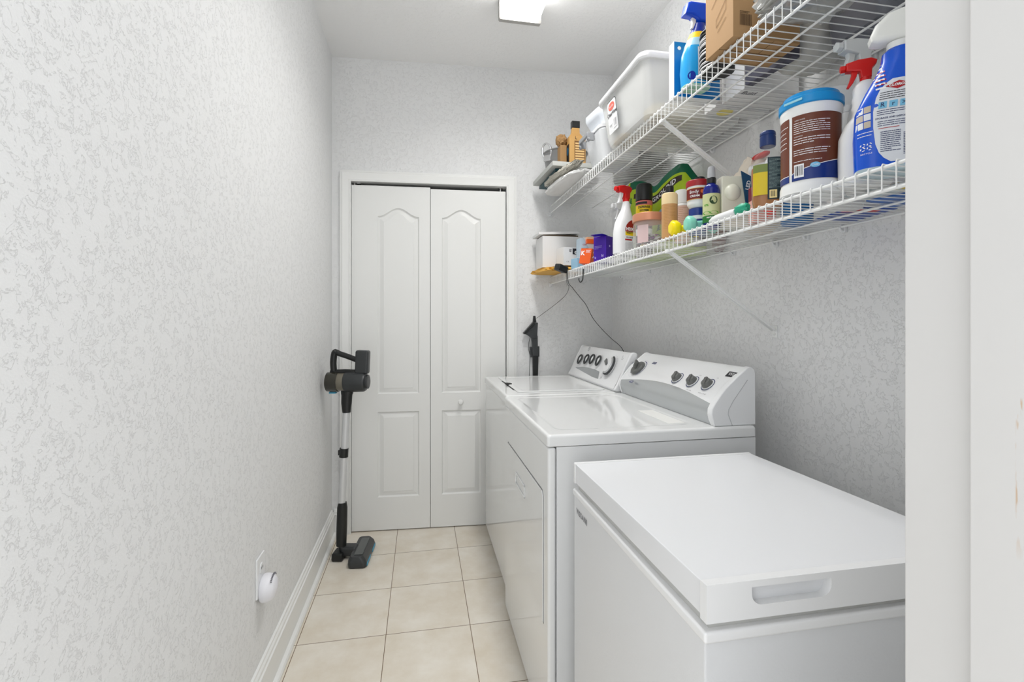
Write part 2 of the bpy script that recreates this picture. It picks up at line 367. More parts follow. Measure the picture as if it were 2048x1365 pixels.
# ================= FREEZER =================
FX0, FX1, FY0, FY1 = .405, .94, .628, 1.24
fz = thing('chest_freezer', 'white chest freezer with closed lid, nearest appliance on the right', 'freezer', ((FX0+FX1)/2, (FY0+FY1)/2, 0))
P('cabinet', MB(FREEZ).box(FX0+.002, FX1, FY0+.004, FY1-.002, .03, .772, .004), fz)
P('rim', MB(FPLAS).box(FX0-.001, FX1+.002, FY0-.001, FY1, .768, .786, .0045, 3), fz)
P('gasket', MB(mat('gasket', (.55, .55, .53), .6)).box(FX0+.012, FX1-.01, FY0+.010, FY1-.01, .785, .803), fz)
lid = P('lid', MB(FREEZTOP).box(FX0+.003, FX1, FY0+.012, FY1-.010, .803, .8535, .002), fz)
def capnear():
    mb = MB(FPLAS); x0, x1, y0, y1, z0, z1 = FX0+.001, FX1+.001, FY0-.002, FY0+.014, .799, .8555
    hx0, hx1, hz0, hz1 = .480, .617, .8185, .8455; r = .017
    # front face with a recessed grip
    hole = [(hx0, hz1), (hx1, hz1)]
    for i in range(9): a = -PI/2*i/8; hole.append((hx1-r+r*math.cos(a), hz0+r+r*math.sin(a)))
    for i in range(9): a = -PI/2-PI/2*i/8; hole.append((hx0+r+r*math.cos(a), hz0+r+r*math.sin(a)))
    b = bmesh.new()
    vs = [b.verts.new((x, 0, z)) for x, z in hole]; ob = [b.verts.new((x, 0, z)) for x, z in ((x0, z0), (x1, z0), (x1, z1), (x0, z1))]
    es = [b.edges.new((vs[i], vs[(i+1) % len(vs)])) for i in range(len(vs))]+[b.edges.new((ob[i], ob[(i+1) % 4])) for i in range(4)]
    bmesh.ops.triangle_fill(b, use_beauty=True, use_dissolve=False, edges=es)
    mid = [f for f in b.faces if hx0+.02 < f.calc_center_median().x < hx1-.02 and hz0+.001 < f.calc_center_median().z < hz1-.001 and all(v in vs for v in f.verts)]
    if mid: bmesh.ops.delete(b, geom=mid, context='FACES_ONLY')
    for v in b.verts: v.co.y = y0
    mb.bm(b)
    mb.loft([[(x, y0, z) for x, z in hole], [(x*.999, y0+.001, z) for x, z in hole], [(x, y0+.0155, min(z, hz1)) for x, z in hole]], False, True)
    for q in (((x0, y0, z1), (x1, y0, z1), (x1, y1, z1), (x0, y1, z1)), ((x0, y0, z0), (x0, y0, z1), (x0, y1, z1), (x0, y1, z0)), ((x1, y0, z0), (x1, y1, z0), (x1, y1, z1), (x1, y0, z1)), ((x0, y0, z0), (x0, y1, z0), (x1, y1, z0), (x1, y0, z0))):
        mb.add(q, [(0, 1, 2, 3)])
    return mb
P('grip_strip', capnear(), lid)
P('lid_end_strip', MB(FPLAS).box(FX0+.001, FX1, FY1-.013, FY1, .800, .8555, .003), lid)
for x in (FX0+.05, FX1-.05):
    for y in (FY0+.05, FY1-.05): P('foot', MB(BLACK).lathe([(.02, 0), (.02, .032)], 16, Matrix.Translation((x, y, 0))), fz)
# lettering on the aisle side: u runs towards the camera
MS = lambda x, y, z: Matrix.Translation((x, y, z)) @ Matrix(((0, 0, -1, 0), (-1, 0, 0, 0), (0, 1, 0, 0), (0, 0, 0, 1)))
P('brand_lettering', MB(GREYINK).text('VISSANI', .021, MS(FX0+.0012, 1.174, .733), bold=.0004, spacing=1.15), fz)

# ================= DRYER =================
DX0, DX1, DY0, DY1, DT = .352, 1.02, 1.31, 2.018, .914
dr = thing('clothes_dryer', 'white clothes dryer with silver-banded console, between freezer and washer', 'dryer', ((DX0+DX1)/2, (DY0+DY1)/2, 0))
P('cabinet', MB(ENAMEL2).box(DX0+.028, DX1, DY0+.003, DY1-.003, .01, DT-.036, .002), dr)
# front panel with the big drop-down door outlined
fp = P('front_panel', MB(ENAMEL).box(DX0+.002, DX0+.0265, DY0+.001, DY1-.001, .02, DT-.037, .008, 4), dr)
dd = MB(ENAMEL).prism([(1.362, .352), (1.94, .352), (1.94, .735), (1.375, .735), (1.362, .72)], 0, .004, .0015, M=Matrix.Translation((DX0+.0025, 0, 0)) @ Matrix(((0, 0, -1, 0), (1, 0, 0, 0), (0, 1, 0, 0), (0, 0, 0, 1))))
ddo = P('door', dd, dr)
P('door_gap', MB(mat('gap_grey', (.25, .25, .25), .7)).prism([(1.3585, .3485), (1.9435, .3485), (1.9435, .7385), (1.3735, .7385), (1.3585, .7225)], 0, .0007, M=Matrix.Translation((DX0+.0021, 0, 0)) @ Matrix(((0, 0, -1, 0), (1, 0, 0, 0), (0, 1, 0, 0), (0, 0, 0, 1)))), ddo)
mb = MB(ENAMEL); hy0, hy1, hz0, hz1 = 1.60, 1.755, .628, .672
mb.box(DX0-.006, DX0-.0012, hy0, hy1, hz0, hz0+.006, .002).box(DX0-.006, DX0-.0012, hy0, hy1, hz1-.006, hz1, .002).box(DX0-.006, DX0-.0012, hy0, hy0+.006, hz0, hz1, .002).box(DX0-.006, DX0-.0012, hy1-.006, hy1, hz0, hz1, .002)
P('door_handle', mb, ddo)
def toppanel(x0, x1, y0, y1, dish):
    mb = MB(ENAMEL); z = DT
    def rr(x0, x1, y0, y1, r, z):
        out = []
        for cx, cy, a0 in ((x1-r, y1-r, 0), (x0+r, y1-r, PI/2), (x0+r, y0+r, PI), (x1-r, y0+r, 1.5*PI)):
            for i in range(7): a = a0+PI/2*i/6; out.append((cx+r*math.cos(a), cy+r*math.sin(a), z))
        return out
    R = [rr(x0+.003, x1-.003, y0+.003, y1-.003, .006, z-.035), rr(x0, x1, y0, y1, .008, z-.033), rr(x0, x1, y0, y1, .008, z-.010), rr(x0+.0012, x1-.0012, y0+.0012, y1-.0012, .008, z-.005), rr(x0+.004, x1-.004, y0+.004, y1-.004, .009, z-.0015), rr(x0+.010, x1-.010, y0+.010, y1-.010, .01, z)]
    if dish:
        a, b, c, d = dish
        R += [rr(a-.01, b+.01, c-.01, d+.01, .045, z), rr(a, b, c, d, .04, z-.001), rr(a+.010, b-.010, c+.010, d-.010, .035, z-.003)]
    return mb.loft(R, True, True)
P('top_panel', toppanel(DX0, DX1, DY0, DY1, (DX0+.045, .84, DY0+.06, DY1-.05)), dr)
mb = MB(ENAMEL); mb.prism([(.42, 1.345), (.845, 1.345), (.845, 1.36), (.42, 1.36)], DT-.001, DT+.0008, .0005)
# console
prof_d = [(.886, DT), (.8785, .934), (.8745, .952), (.876, .968), (.886, .986), (.902, 1.006), (.922, 1.0285), (.958, 1.061), (.985, 1.0835), (.993, 1.0895), (1.003, 1.0925), (1.012, 1.0905), (1.019, 1.084), (1.022, 1.07), (1.023, DT)]
def psample(prof, z):
    for (x0, z0), (x1, z1) in zip(prof, prof[1:]):
        if z0 <= z <= z1: return x0+(x1-x0)*(z-z0)/(z1-z0)
    return prof[-1][0]
def console(prof, y0, y1, band, m_band, m_face, ztop_i=10):
    st = 28; A, B = [], []
    front = [q for q in prof[:ztop_i]]
    for i in range(st+1):
        t = i/st; y = y0+(y1-y0)*t; zb = band(t)
        za = [DT+(zb-DT)*k/8 for k in range(9)]; A.append([(psample(front, z), y, z) for z in za])
        zt = front[-1][1]; zz = [zb+(zt-zb)*k/12 for k in range(13)]
        B.append([(psample(front, z), y, z) for z in zz]+[(x, y, z) for x, z in prof[ztop_i:]])
    f1 = MB(m_band).loft(A, False, False, closed=False); f2 = MB(m_face).loft(B, False, False, closed=False)
    return f1, f2
f1, f2 = console(prof_d, DY0+.03, DY1-.012, lambda t: .981+.026*math.sin(PI*min(1, max(0, t*1.0)))-.006*t, SILVER, WHITEP)
con = P('console', f2, dr, smooth=50)
P('silver_band', f1, con, smooth=50)
XZ = lambda y: Matrix.Translation((0, y, 0)) @ Matrix(((1, 0, 0, 0), (0, 0, 1, 0), (0, 1, 0, 0), (0, 0, 0, 1)))
def grow(p, g):
    c = (sum(a for a, b in p)/len(p), sum(b for a, b in p)/len(p)); o = []
    for a, b in p:
        d = math.hypot(a-c[0], b-c[1]); o.append((a+(a-c[0])/d*g, max(DT, b+(b-c[1])/d*g)))
    return o
gp = grow(prof_d, .003)
P('end_cap', MB(WHITEP).prism(gp, 0, .026, .004, M=XZ(DY0+.008)), con, smooth=50)
P('end_cap', MB(WHITEP).prism(gp, 0, .012, .004, M=XZ(DY1-.014)), con, smooth=50)
mb = MB(mat('seam_grey', (.45, .46, .47), .5)).tube([(x, DY0+.0075, z) for x, z in ((.942, DT+.002), (.928, .95), (.93, .965), (.945, .99), (.968, 1.02), (.995, 1.055))], .0009, 6)
P('seam', mb, con)
# frame on the sloped face: u along -y (reads from the aisle), v up the slope
sl = Vector((.071, 0, .0625)).normalized(); nrm = Vector((-sl.z, 0, sl.x))
F0 = Vector((.922, 0, 1.0285))
def face(px, py):
    h = hit(px, py, F0, nrm); return h
def FM(p, off=.0006, slope=sl, n=nrm):
    u = Vector((0, -1, 0)); p = p+n*off
    return Matrix(((u.x, slope.x, n.x, p.x), (u.y, slope.y, n.y, p.y), (u.z, slope.z, n.z, p.z), (0, 0, 0, 1)))
def arc(mb, r0, r1, a0, a1, M, n=24):
    vs = []; 
    for i in range(n+1):
        a = a0+(a1-a0)*i/n; vs += [(r0*math.cos(a), r0*math.sin(a), 0), (r1*math.cos(a), r1*math.sin(a), 0)]
    mb.add(vs, [(2*i, 2*i+1, 2*i+3, 2*i+2) for i in range(n)], M)
for k, (px, py) in enumerate(((1355, 757), (1385, 764), (1416, 770))):
    p = face(px, py); M = FM(p)
    rg = MB(NAVY); arc(rg, .0235, .0262, -2.6, 1.9, M); rg.m(WHITEP).lathe([(.0225, 0), (.0225, .0012), (.020, .002)], 32, M); 
    kn = P('control_knob', MB(GREYK).lathe([(.0195, .001), (.0195, .006), (.017, .012), (.0155, .016), (.013, .0175)], 32, M)  .box(-.0065, .0065, -.018, .018, .010, .0215, .004, 3, M @ Matrix.Rotation(.5, 4, 'Z')), con)
    P('knob_ring', rg, kn)
p = face(1277, 738); M = FM(p)
rg = MB(NAVY); arc(rg, .042, .0455, -.9, 1.7, M); arc(rg, .042, .0455, 2.9, 3.9, M)
for i in range(18): a = -2.2+i*.26; rg.add([(.049, -.0004, 0), (.053, -.0004, 0), (.053, .0004, 0), (.049, .0004, 0)], [(0, 1, 2, 3)], M @ Matrix.Rotation(a, 4, 'Z'))
kn = P('cycle_dial', MB(GREYK).lathe([(.036, .001), (.036, .006), (.033, .011), (.03, .0125)], 40, M).box(-.005, .005, -.016, .034, .011, .030, .004, 2, M @ Matrix.Rotation(.75, 4, 'Z')), con)
P('dial_ring', rg, kn)
for (px, py), w, s_ in (((1309, 727), .016, 'AUTO'), ((1263, 763.5), .015, 'TIMED'), ((1267, 727), .010, None)):
    mb = MB(NAVY).add([(-w, -.006, 0), (w, -.006, 0), (w, .006, 0), (-w, .006, 0)], [(0, 1, 2, 3)], FM(face(px, py)))
    if s_: mb.m(WPRINT).text(s_, .009, FM(face(px, py), .0012))
    P('cycle_label', mb, con)
for s_, z_, px, py in (('WRINKLE GUARD', .0065, 1351, 775), ('DRY TIME', .0065, 1377, 781), ('PUSH to START', .0065, 1404, 788), ('OFF', .005, 1383, 749), ('LOW', .005, 1401, 752), ('ON', .005, 1436, 757)):
    P('knob_legend', MB(GREYINK).text(s_, z_, FM(face(px, py))), con)
mb = MB(INK); Mx = FM(face(1463, 750), .0008)
mb.box(-.020, .020, -.011, .011, 0, .001, M=Mx).m(WPRINT).text('WI', .019, FM(face(1463, 750), .0022))
P('badge', mb, con)
P('leaflet', MB(mat('sticker_cream', (.82, .82, .80), .4)).prism([(.775, 1.40), (.835, 1.40), (.835, 1.62), (.775, 1.62)], DT-.0031, DT-.0026), dr)

# ================= WASHER =================
WX0, WX1, WY0, WY1 = .362, 1.0, 2.03, 2.742
ws = thing('washing_machine', 'white top-loading washer at the far end beside the closet door', 'washing machine', ((WX0+WX1)/2, (WY0+WY1)/2, 0))
P('cabinet', MB(ENAMEL2).box(WX0+.03, WX1, WY0+.003, WY1-.003, .015, DT-.036, .002), ws)
P('front_panel', MB(ENAMEL).box(WX0+.006, WX0+.0295, WY0+.001, WY1-.001, .055, DT-.037, .008, 4), ws)
tp = P('top_panel', toppanel(WX0, WX1, WY0, WY1, None), ws)
mb = MB(ENAMEL)
def rr2(x0, x1, y0, y1, r, z):
    out = []
    for cx, cy, a0 in ((x1-r, y1-r, 0), (x0+r, y1-r, PI/2), (x0+r, y0+r, PI), (x1-r, y0+r, 1.5*PI)):
        for i in range(7): a = a0+PI/2*i/6; out.append((cx+r*math.cos(a), cy+r*math.sin(a), z))
    return out
mb.loft([rr2(.428, .845, 2.105, 2.67, .02, DT+.0005), rr2(.428, .845, 2.105, 2.67, .02, DT+.004), rr2(.433, .84, 2.11, 2.665, .02, DT+.006), rr2(.455, .82, 2.14, 2.635, .03, DT+.006), rr2(.462, .812, 2.147, 2.628, .03, DT+.004)])
ld = P('lid', mb, ws)
mb = MB(DARK).prism([(.4235, 2.18), (.4275, 2.18), (.4275, 2.52), (.4235, 2.52)], DT+.0001, DT+.0009).prism([(.420, 2.33), (.446, 2.345), (.452, 2.37), (.446, 2.395), (.420, 2.41)], DT+.0061, DT+.0068)
P('grip_notch', mb, ld)
prof_w = [(.868, DT), (.860, .925), (.863, .934), (.8735, .950), (.892, .988), (.912, 1.03), (.9365, 1.080), (.940, 1.086), (.946, 1.089), (.954, 1.090), (.966, 1.087), (.970, 1.08), (.972, DT)]
f1, f2 = console(prof_w, WY0+.018, WY1-.026, lambda t: .930, WHITEP, WHITEP, 9)
f2.v += f1.v and []; o0 = len(f2.v); f2.v += f1.v; f2.f += [tuple(i+o0 for i in f) for f in f1.f]; f2.fm += [0]*len(f1.f)
wc = P('console', f2, ws, smooth=50)
gw = grow(prof_w, .003)
P('end_cap', MB(WHITEP).prism(gw, 0, .02, .006, M=XZ(WY0)), wc, smooth=50)
P('end_cap', MB(WHITEP).prism(gw, 0, .016, .004, M=XZ(WY1-.034)), wc, smooth=50)
sw = Vector((.063, 0, .130)).normalized(); nw = Vector((-sw.z, 0, sw.x)); W0 = Vector((.8735, 0, .950))
def wf(px, py): return hit(px, py, W0, nw)
WMx = lambda px, py, off=.0006: FM(wf(px, py), off, sw, nw)
for px, py in ((1163, 719), (1176, 719), (1187.5, 719), (1200, 722)):
    M = WMx(px, py)
    kn = P('selector_knob', MB(WHITEP).secs([(.001, .018, .018, 0, 0, 2.2), (.008, .016, .016, 0, .0, 2.2), (.011, .010, .010, 0, 0, 2.2)], 28, M), wc)
    P('knob_ring', MB(CHAR).tube([(.024*math.cos(a)*(1-.25*(math.sin(a) < 0)*abs(math.sin(a))), .022*math.sin(a)*(1.35 if math.sin(a) < 0 else 1), .010) for a in [2*PI*i/28 for i in range(28)]], .0048, 8, M=M, closed=True), kn)
M = WMx(1222, 733)
kn = P('cycle_dial', MB(WHITEP).lathe([(.046, .001), (.046, .014), (.041, .020), (.036, .021)], 40, M), wc)
mb = MB(CHAR).tube([(.047*math.cos(a), .047*math.sin(a), .012) for a in [-1.9+3.1*i/20 for i in range(21)]], .0055, 8, M=M)
mb.m(ALU).tube([(.040*math.cos(a), .040*math.sin(a), .019) for a in [-1.8+2.9*i/20 for i in range(21)]], .0045, 8, M=M)
P('dial_rim', mb, kn)
P('dial_pointer', MB(GREYK).prism([(-.006, 0), (.006, 0), (.010, .035), (-.010, .035)], .021, .030, .003, M=M @ Matrix.Rotation(1.0, 4, 'Z')), kn)
mb = MB(SILVER)
def wq(px, py): 
    p = wf(px, py)+nw*.0008; return p
mb.add([wq(1150, 735), wq(1196, 761), wq(1199, 744), wq(1190, 739.5), wq(1178, 736), wq(1165, 734), wq(1151, 735)], [tuple(range(7))])
P('silver_plate', mb, wc)
mb = MB(GREYINK); arc(mb, .0105, .013, 0, 2*PI, WMx(1178.5, 698.5)); mb.text('GE', .009, WMx(1178.5, 698.5)); P('round_emblem', mb, wc)
P('knob_legend', MB(GREYINK).lines(lambda u, v, q=0: WMx(1204, 752) @ Vector((u, v, 0)), -.012, .012, -.02, .02, 6, 3, .25), wc)
P('knob_legend', MB(GREYINK).lines(lambda u, v, q=0: WMx(1246, 716) @ Vector((u, v, 0)), -.010, .010, -.012, .012, 4, 5, .25), wc)
mb = MB(GREYINK)
for i in range(14): a = -2.1+i*.27; mb.add([(.055, -.0005, 0), (.060, -.0005, 0), (.060, .0005, 0), (.055, .0005, 0)], [(0, 1, 2, 3)], WMx(1222, 733) @ Matrix.Rotation(a, 4, 'Z'))
P('dial_ticks', mb, wc)
# ================= WIRE SHELVES =================
SX0, SX1 = .777, XR
def backy(x): return 2.905-.058*(x+.5)
def shelf(z, label, by, clips):
    t = thing('wire_shelf', label, 'shelf', (SX0, 1.6, z), group='ventilated wire shelves on the right wall')
    mb = MB(WIRE); y = .352
    while y < 2.80:
        mb.tube([(SX1-.016, y, z-.0014), (SX0+.004, y, z-.0014), (SX0-.0025, y, z-.0005), (SX0-.0045, y, z-.004), (SX0-.0042, y, z-.012), (SX0-.0042, y, z-.046)], .00135, 6); y += .0254
    P('wire_deck', mb, t, 'closely spaced white cross wires', smooth=60)
    for x, dz, r in ((SX0, -.006, .0032), (SX0, -.046, .0032), (.905, -.0058, .0030), (1.04, -.0058, .0030), (SX1-.017, -.0058, .0030)):
        P('rod', MB(WIRE).tube([(x, .345, z+dz), (x, backy(x)-.012, z+dz)], r, 10), t)
    for y in clips:
        P('wall_clip', MB(WHITEP).box(XR-.010, XR, y-.007, y+.007, z-.022, z+.002, .002).tube([(XR-.006, y, z-.018), (XR-.016, y, z-.016), (XR-.020, y, z-.008), (XR-.016, y, z-.001), (XR-.008, y, z)], .0035, 8), t)
    mb = MB(WIRE)
    a = Vector((SX0+.006, by, z-.044)); b = Vector((XR-.004, by, z-.30)); dv = (b-a).normalized(); pv = Vector((-dv.z, 0, dv.x))
    for s_ in (-1, 1):
        mb.add([a+pv*.007+Vector((0, .009*s_, 0)), b+pv*.007+Vector((0, .009*s_, 0)), b-pv*.007+Vector((0, .009*s_, 0)), a-pv*.007+Vector((0, .009*s_, 0))], [(0, 1, 2, 3)])
    vs = [a+Vector((0, -.009, 0)), a+Vector((0, .009, 0)), b+Vector((0, .009, 0)), b+Vector((0, -.009, 0))]
    mb.v = []; mb.f = []; mb.fm = []
    th = pv*.0015
    R = []
    for p_ in (a, b):
        R.append([p_+Vector((0, -.010, 0))-pv*.005, p_+Vector((0, -.010, 0))+th, p_+Vector((0, .010, 0))+th, p_+Vector((0, .010, 0))-pv*.005, p_+Vector((0, .0085, 0))-pv*.005, p_+Vector((0, .0085, 0)), p_+Vector((0, -.0085, 0)), p_+Vector((0, -.0085, 0))-pv*.005])
    mb.loft(R)
    mb.box(XR-.003, XR, by-.011, by+.011, z-.325, z-.285, .001).box(SX0-.006, SX0+.012, by-.009, by+.009, z-.052, z-.040, .002)
    mb.m(CHROME).lathe([(.004, 0), (.004, .002)], 12, Matrix.Translation((XR-.003, by, z-.313)) @ Matrix.Rotation(-PI/2, 4, 'Y'))
    P('diagonal_brace', mb, t, smooth=30)
    P('end_bracket', MB(WHITEP).box(SX0-.010, SX0+.012, backy(SX0)-.016, backy(SX0)-.001, z-.054, z-.040, .002).box(SX0-.008, SX0+.006, backy(SX0)-.012, backy(SX0)-.001, z-.066, z-.052, .003), t)
    return t
D1, D2 = 1.507, 1.940
shelf(D1, 'lower white wire shelf above the dryer, crowded with bottles', 1.41, (.62, .88, 1.14, 1.27, 1.40, 1.62, 1.95, 2.3, 2.65))
shelf(D2, 'upper white wire shelf near the ceiling, holding bins and boxes', 1.45, (.75, 1.05, 1.35, 1.75, 2.15, 2.55))

# ================= small helpers for goods =================
def cyl_fn(cx, cy, R, z0, a0, off=.0006):
    """label coordinates wrapped on an upright cylinder; u to the right seen from outside"""
    return lambda u, v, k=0: Vector((cx+(R+off+k*.0003)*math.cos(a0+u/R), cy+(R+off+k*.0003)*math.sin(a0+u/R), z0+v))
def flat_fn(o, ud, vd, off=.0006):
    o, ud, vd = Vector(o), Vector(ud).normalized(), Vector(vd).normalized(); n = ud.cross(vd)
    return lambda u, v, k=0: o+ud*u+vd*v+n*(off+k*.0003)
CAMA = lambda x, y: math.atan2(-y, -x)      # direction from a shelf point to the doorway side
def facing(x, y): return math.atan2(-y, -x)
def spot(px, x): D = ray(px, 600); t = x/D.x; return D.x*t, D.y*t
def cardboard(name, col, r=.75): return mat(name, col, r, bump=(30, .08))
def lbox(name, label, cat, x0, x1, y0, y1, z0, z1, m, bev=.0015, parts=None, rotz=0, root=True):
    t = thing(name, label, cat, ((x0+x1)/2, (y0+y1)/2, z0), rotz)
    hx, hy, h = (x1-x0)/2, (y1-y0)/2, z1-z0
    P('carton', MB(m).box(-hx, hx, -hy, hy, 0, h, bev), t, local=True)
    return t, hx, hy, h
# spray trigger head, nozzle towards +x, z measured from the collar
def sprayer(t, s=1.0, zc=0, m_head=None, m_trig=None, m_collar=None, shroud=False, M0=None):
    M = Matrix.Translation((0, 0, zc)) @ Matrix.Scale(s, 4) if M0 is None else M0 @ Matrix.Translation((0, 0, zc)) @ Matrix.Scale(s, 4)
    XZm = M @ Matrix(((1, 0, 0, 0), (0, 0, -1, 0), (0, 1, 0, 0), (0, 0, 0, 1)))
    co = MB(m_collar).lathe([(.0125, 0), (.014, .001), (.014, .016), (.0115, .018)], 28, M)
    P('collar', co, t, local=True)
    if shroud: out = [(-.030, .018), (-.012, .015), (.012, .017), (.018, .032), (.040, .046), (.050, .050), (.050, .072), (.018, .078), (-.010, .078), (-.028, .070), (-.036, .052), (-.036, .034)]
    else: out = [(-.013, .014), (.012, .014), (.015, .034), (.048, .040), (.048, .062), (.020, .068), (-.012, .068), (-.026, .060), (-.024, .050), (-.014, .038)]
    w = .0125 if not shroud else .0165
    hd = P('spray_head', MB(m_head).prism(out, -w, w, .004, 3, XZm), t, local=True)
    P('nozzle', MB(m_head if not shroud else m_trig).lathe([(.008, 0), (.0105, .002), (.0105, .012), (.007, .014)], 6 if not shroud else 20, M @ Matrix.Translation((.048, 0, .051)) @ Matrix.Rotation(PI/2, 4, 'Y')), hd, local=True)
    tr = [(.018, .042), (.036, .042), (.034, .030), (.040, .010), (.046, -.006), (.040, -.008), (.030, .006), (.022, .022)]
    P('trigger', MB(m_trig).prism(tr, -.006, .006, .002, 2, XZm), hd, local=True)
SPR = [(0, .044, .027, 0, 0, 3), (.004, .048, .030, 0, 0, 3), (.05, .049, .031, 0, 0, 2.8), (.10, .048, .030, 0, 0, 2.8), (.135, .043, .028, 0, 0, 2.6), (.165, .030, .023, 0, 0, 2.3), (.185, .019, .018, 0, 0, 2), (.20, .015, .015, 0, 0, 2), (.215, .0135, .0135, 0, 0, 2)]
def scaled(sec, k, kz): return [(z*kz, a*k, b*k, c*k, d*k, n) for z, a, b, c, d, n in sec]
def on_secs(sec, a_ofs=0, side=-1, off=.0008):
    """point on the broad face of an oval bottle; u across (metres), v up; side -1 = local -y face"""
    def f(u, v, k=0):
        for i in range(len(sec)-1):
            if sec[i][0] <= v <= sec[i+1][0]:
                t = (v-sec[i][0])/(sec[i+1][0]-sec[i][0]); q = [sec[i][j]+(sec[i+1][j]-sec[i][j])*t for j in range(6)]; break
        else: q = list(sec[-1])
        uu = max(-.985*q[1], min(.985*q[1], u)); y = q[2]*(1-abs(uu/q[1])**q[5])**(1/q[5])
        return Vector((q[3]-side*uu if side > 0 else q[3]+uu, q[4]+side*(y+off+k*.0003), v))
    return f

# ================= LOWER SHELF GOODS =================
Z1 = D1+.0012
BLUE = mat('cleaner_blue', srgb(0, 82, 205), .22); BLUED = mat('cleaner_deep_blue', srgb(6, 40, 150), .25)
LBL = mat('label_paper', srgb(222, 226, 232), .4); RED = mat('red_plastic', srgb(205, 22, 20), .3); REDP = mat('red_print', srgb(176, 20, 30), .45)
# big blue spray bottle
bx, by = .850, .735
t = thing('spray_bottle', 'large blue cleaner spray bottle with white trigger head, nearest the doorway', 'spray bottle', (bx, by, Z1), -.65)
sec = [(0, .046, .026, 0, 0, 3), (.003, .051, .031, 0, 0, 3), (.010, .054, .034, 0, 0, 3), (.07, .056, .035, 0, 0, 2.8), (.12, .053, .034, 0, 0, 2.8), (.155, .044, .030, .006, 0, 2.5), (.185, .034, .026, .012, 0, 2.3), (.205, .030, .024, .016, 0, 2.2), (.222, .030, .024, .018, 0, 2.2), (.228, .024, .020, .018, 0, 2.1)]
sec2 = [q for q in sec if q[0] >= .010]
P('bottle', MB(BLUE).secs(sec2, 48, cap0=False).m(mat('pale_base', srgb(186, 205, 212), .35)).secs(sec[:3], 48, cap1=False), t, local=True)
fn = on_secs(sec)
mb = MB(LBL)
def panel(fn, pts_l, pts_r, off=.0, n=8):
    vs, fs = [], []
    for (ul, v), (ur, _) in zip(pts_l, pts_r):
        for i in range(n+1): vs.append(fn(ul+(ur-ul)*i/n, v))
    for j in range(len(pts_l)-1):
        for i in range(n): a = j*(n+1)+i; fs.append((a, a+1, a+n+2, a+n+1))
    return vs, fs
vv = [.016, .022, .032, .05, .08, .11, .135, .155, .165, .172]
lft = [(.016, v) if v < .02 else (-.002+.0*v, v) if v < .03 else (-.010, v) for v in vv]
lft = [(.014, .016), (.004, .024), (-.003, .034), (-.008, .05), (-.011, .08), (-.011, .11), (-.009, .135), (-.005, .150), (.002, .160), (.010, .166)]
rgt = [(.044, v) for _, v in lft]
fn0 = fn; fn = lambda u, v, k=0: fn0(u-.020, v, k)
mb.add(*panel(fn, lft, rgt))
dv_ = []
for i in range(13):
    q_ = (1-abs(i-6)/6)*.0072+.0003; dv_ += [fn(.002+.003*i, .153-q_, 2), fn(.002+.003*i, .153, 2), fn(.002+.003*i, .153+q_, 2)]
mb.m(REDP).add(dv_, [(3*i+k, 3*i+3+k, 3*i+4+k, 3*i+1+k) for i in range(12) for k in (0, 1)])
mb.m(WPRINT).text('CLOROX', .0064, fn=lambda u, v: fn(u+.020, v+.153, 4), bold=.0003)
mb.m(INK).lines(lambda u, v, k=0: fn(u, v, 2), -.004, .040, .128, .144, 4, 1, .3)
mb.m(mat('sky_print', srgb(120, 190, 225), .5))
for i in range(3): mb.quad(lambda u, v: fn(u, v, 2), -.004+i*.0155, .008+i*.0155, .113, .125, 2, 1)
mb.m(NAVY)
for i in range(3):
    mb.text('Rr>'[i], .012, fn=lambda u, v, i=i: fn(u+.002+i*.0155, v+.119, 4))
mb.lines(lambda u, v, k=0: fn(u, v, 2), -.006, .040, .100, .111, 3, 2, .3)
mb.text('STORAGE AND DISPOSAL', .0042, fn=lambda u, v: fn(u+.016, v+.095, 3), bold=.0001)
mb.lines(lambda u, v, k=0: fn(u, v, 2), -.005, .040, .080, .091, 3, 3, .3)
mb.m(REDP).quad(lambda u, v: fn(u, v, 2), -.004, .026, .0765, .0775, 4, 1)
mb.m(NAVY).lines(lambda u, v, k=0: fn(u, v, 2), -.001, .028, .034, .072, 11, 4, .35).lines(lambda u, v, k=0: fn(u, v, 2), .032, .042, .026, .066, 14, 5, .5)
P('back_label', mb, t, local=True)
fn = lambda u, v, k=0: fn0(u-.0055, v, k)
mb = MB(mat('tan_print', srgb(190, 180, 165), .5))
for i in range(3):
    for j in range(2):
        mb.m(mat('tan_print', (1, 1, 1)) if (i+j) % 2 else LBL).quad(lambda u, v: fn(u, v, 1), -.049+j*.0105, -.0395+j*.0105, .083+i*.014, .095+i*.014, 2, 1)
mb.m(WPRINT).text('RECYCLE', .004, fn=lambda u, v: fn(u-.035, v+.036, 2)).lines(lambda u, v, k=0: fn(u, v, 1), -.047, -.026, .066, .078, 2, 3, .2)
for a in (.052, .045):
    for i in range(2):
        M_ = lambda q: fn(-.040+i*.009+.0036*math.cos(q), a+.0036*math.sin(q), 1)
        for k in range(3):
            aa = [k*2.09+.2+j*.4 for j in range(4)]
            mb.add([fn(-.040+i*.009+r_*math.cos(q), a+r_*math.sin(q)*.9, 1) for q in aa for r_ in (.0022, .0038)], [(2*j, 2*j+1, 2*j+3, 2*j+2) for j in range(3)])
P('printed_marks', mb, t, local=True)
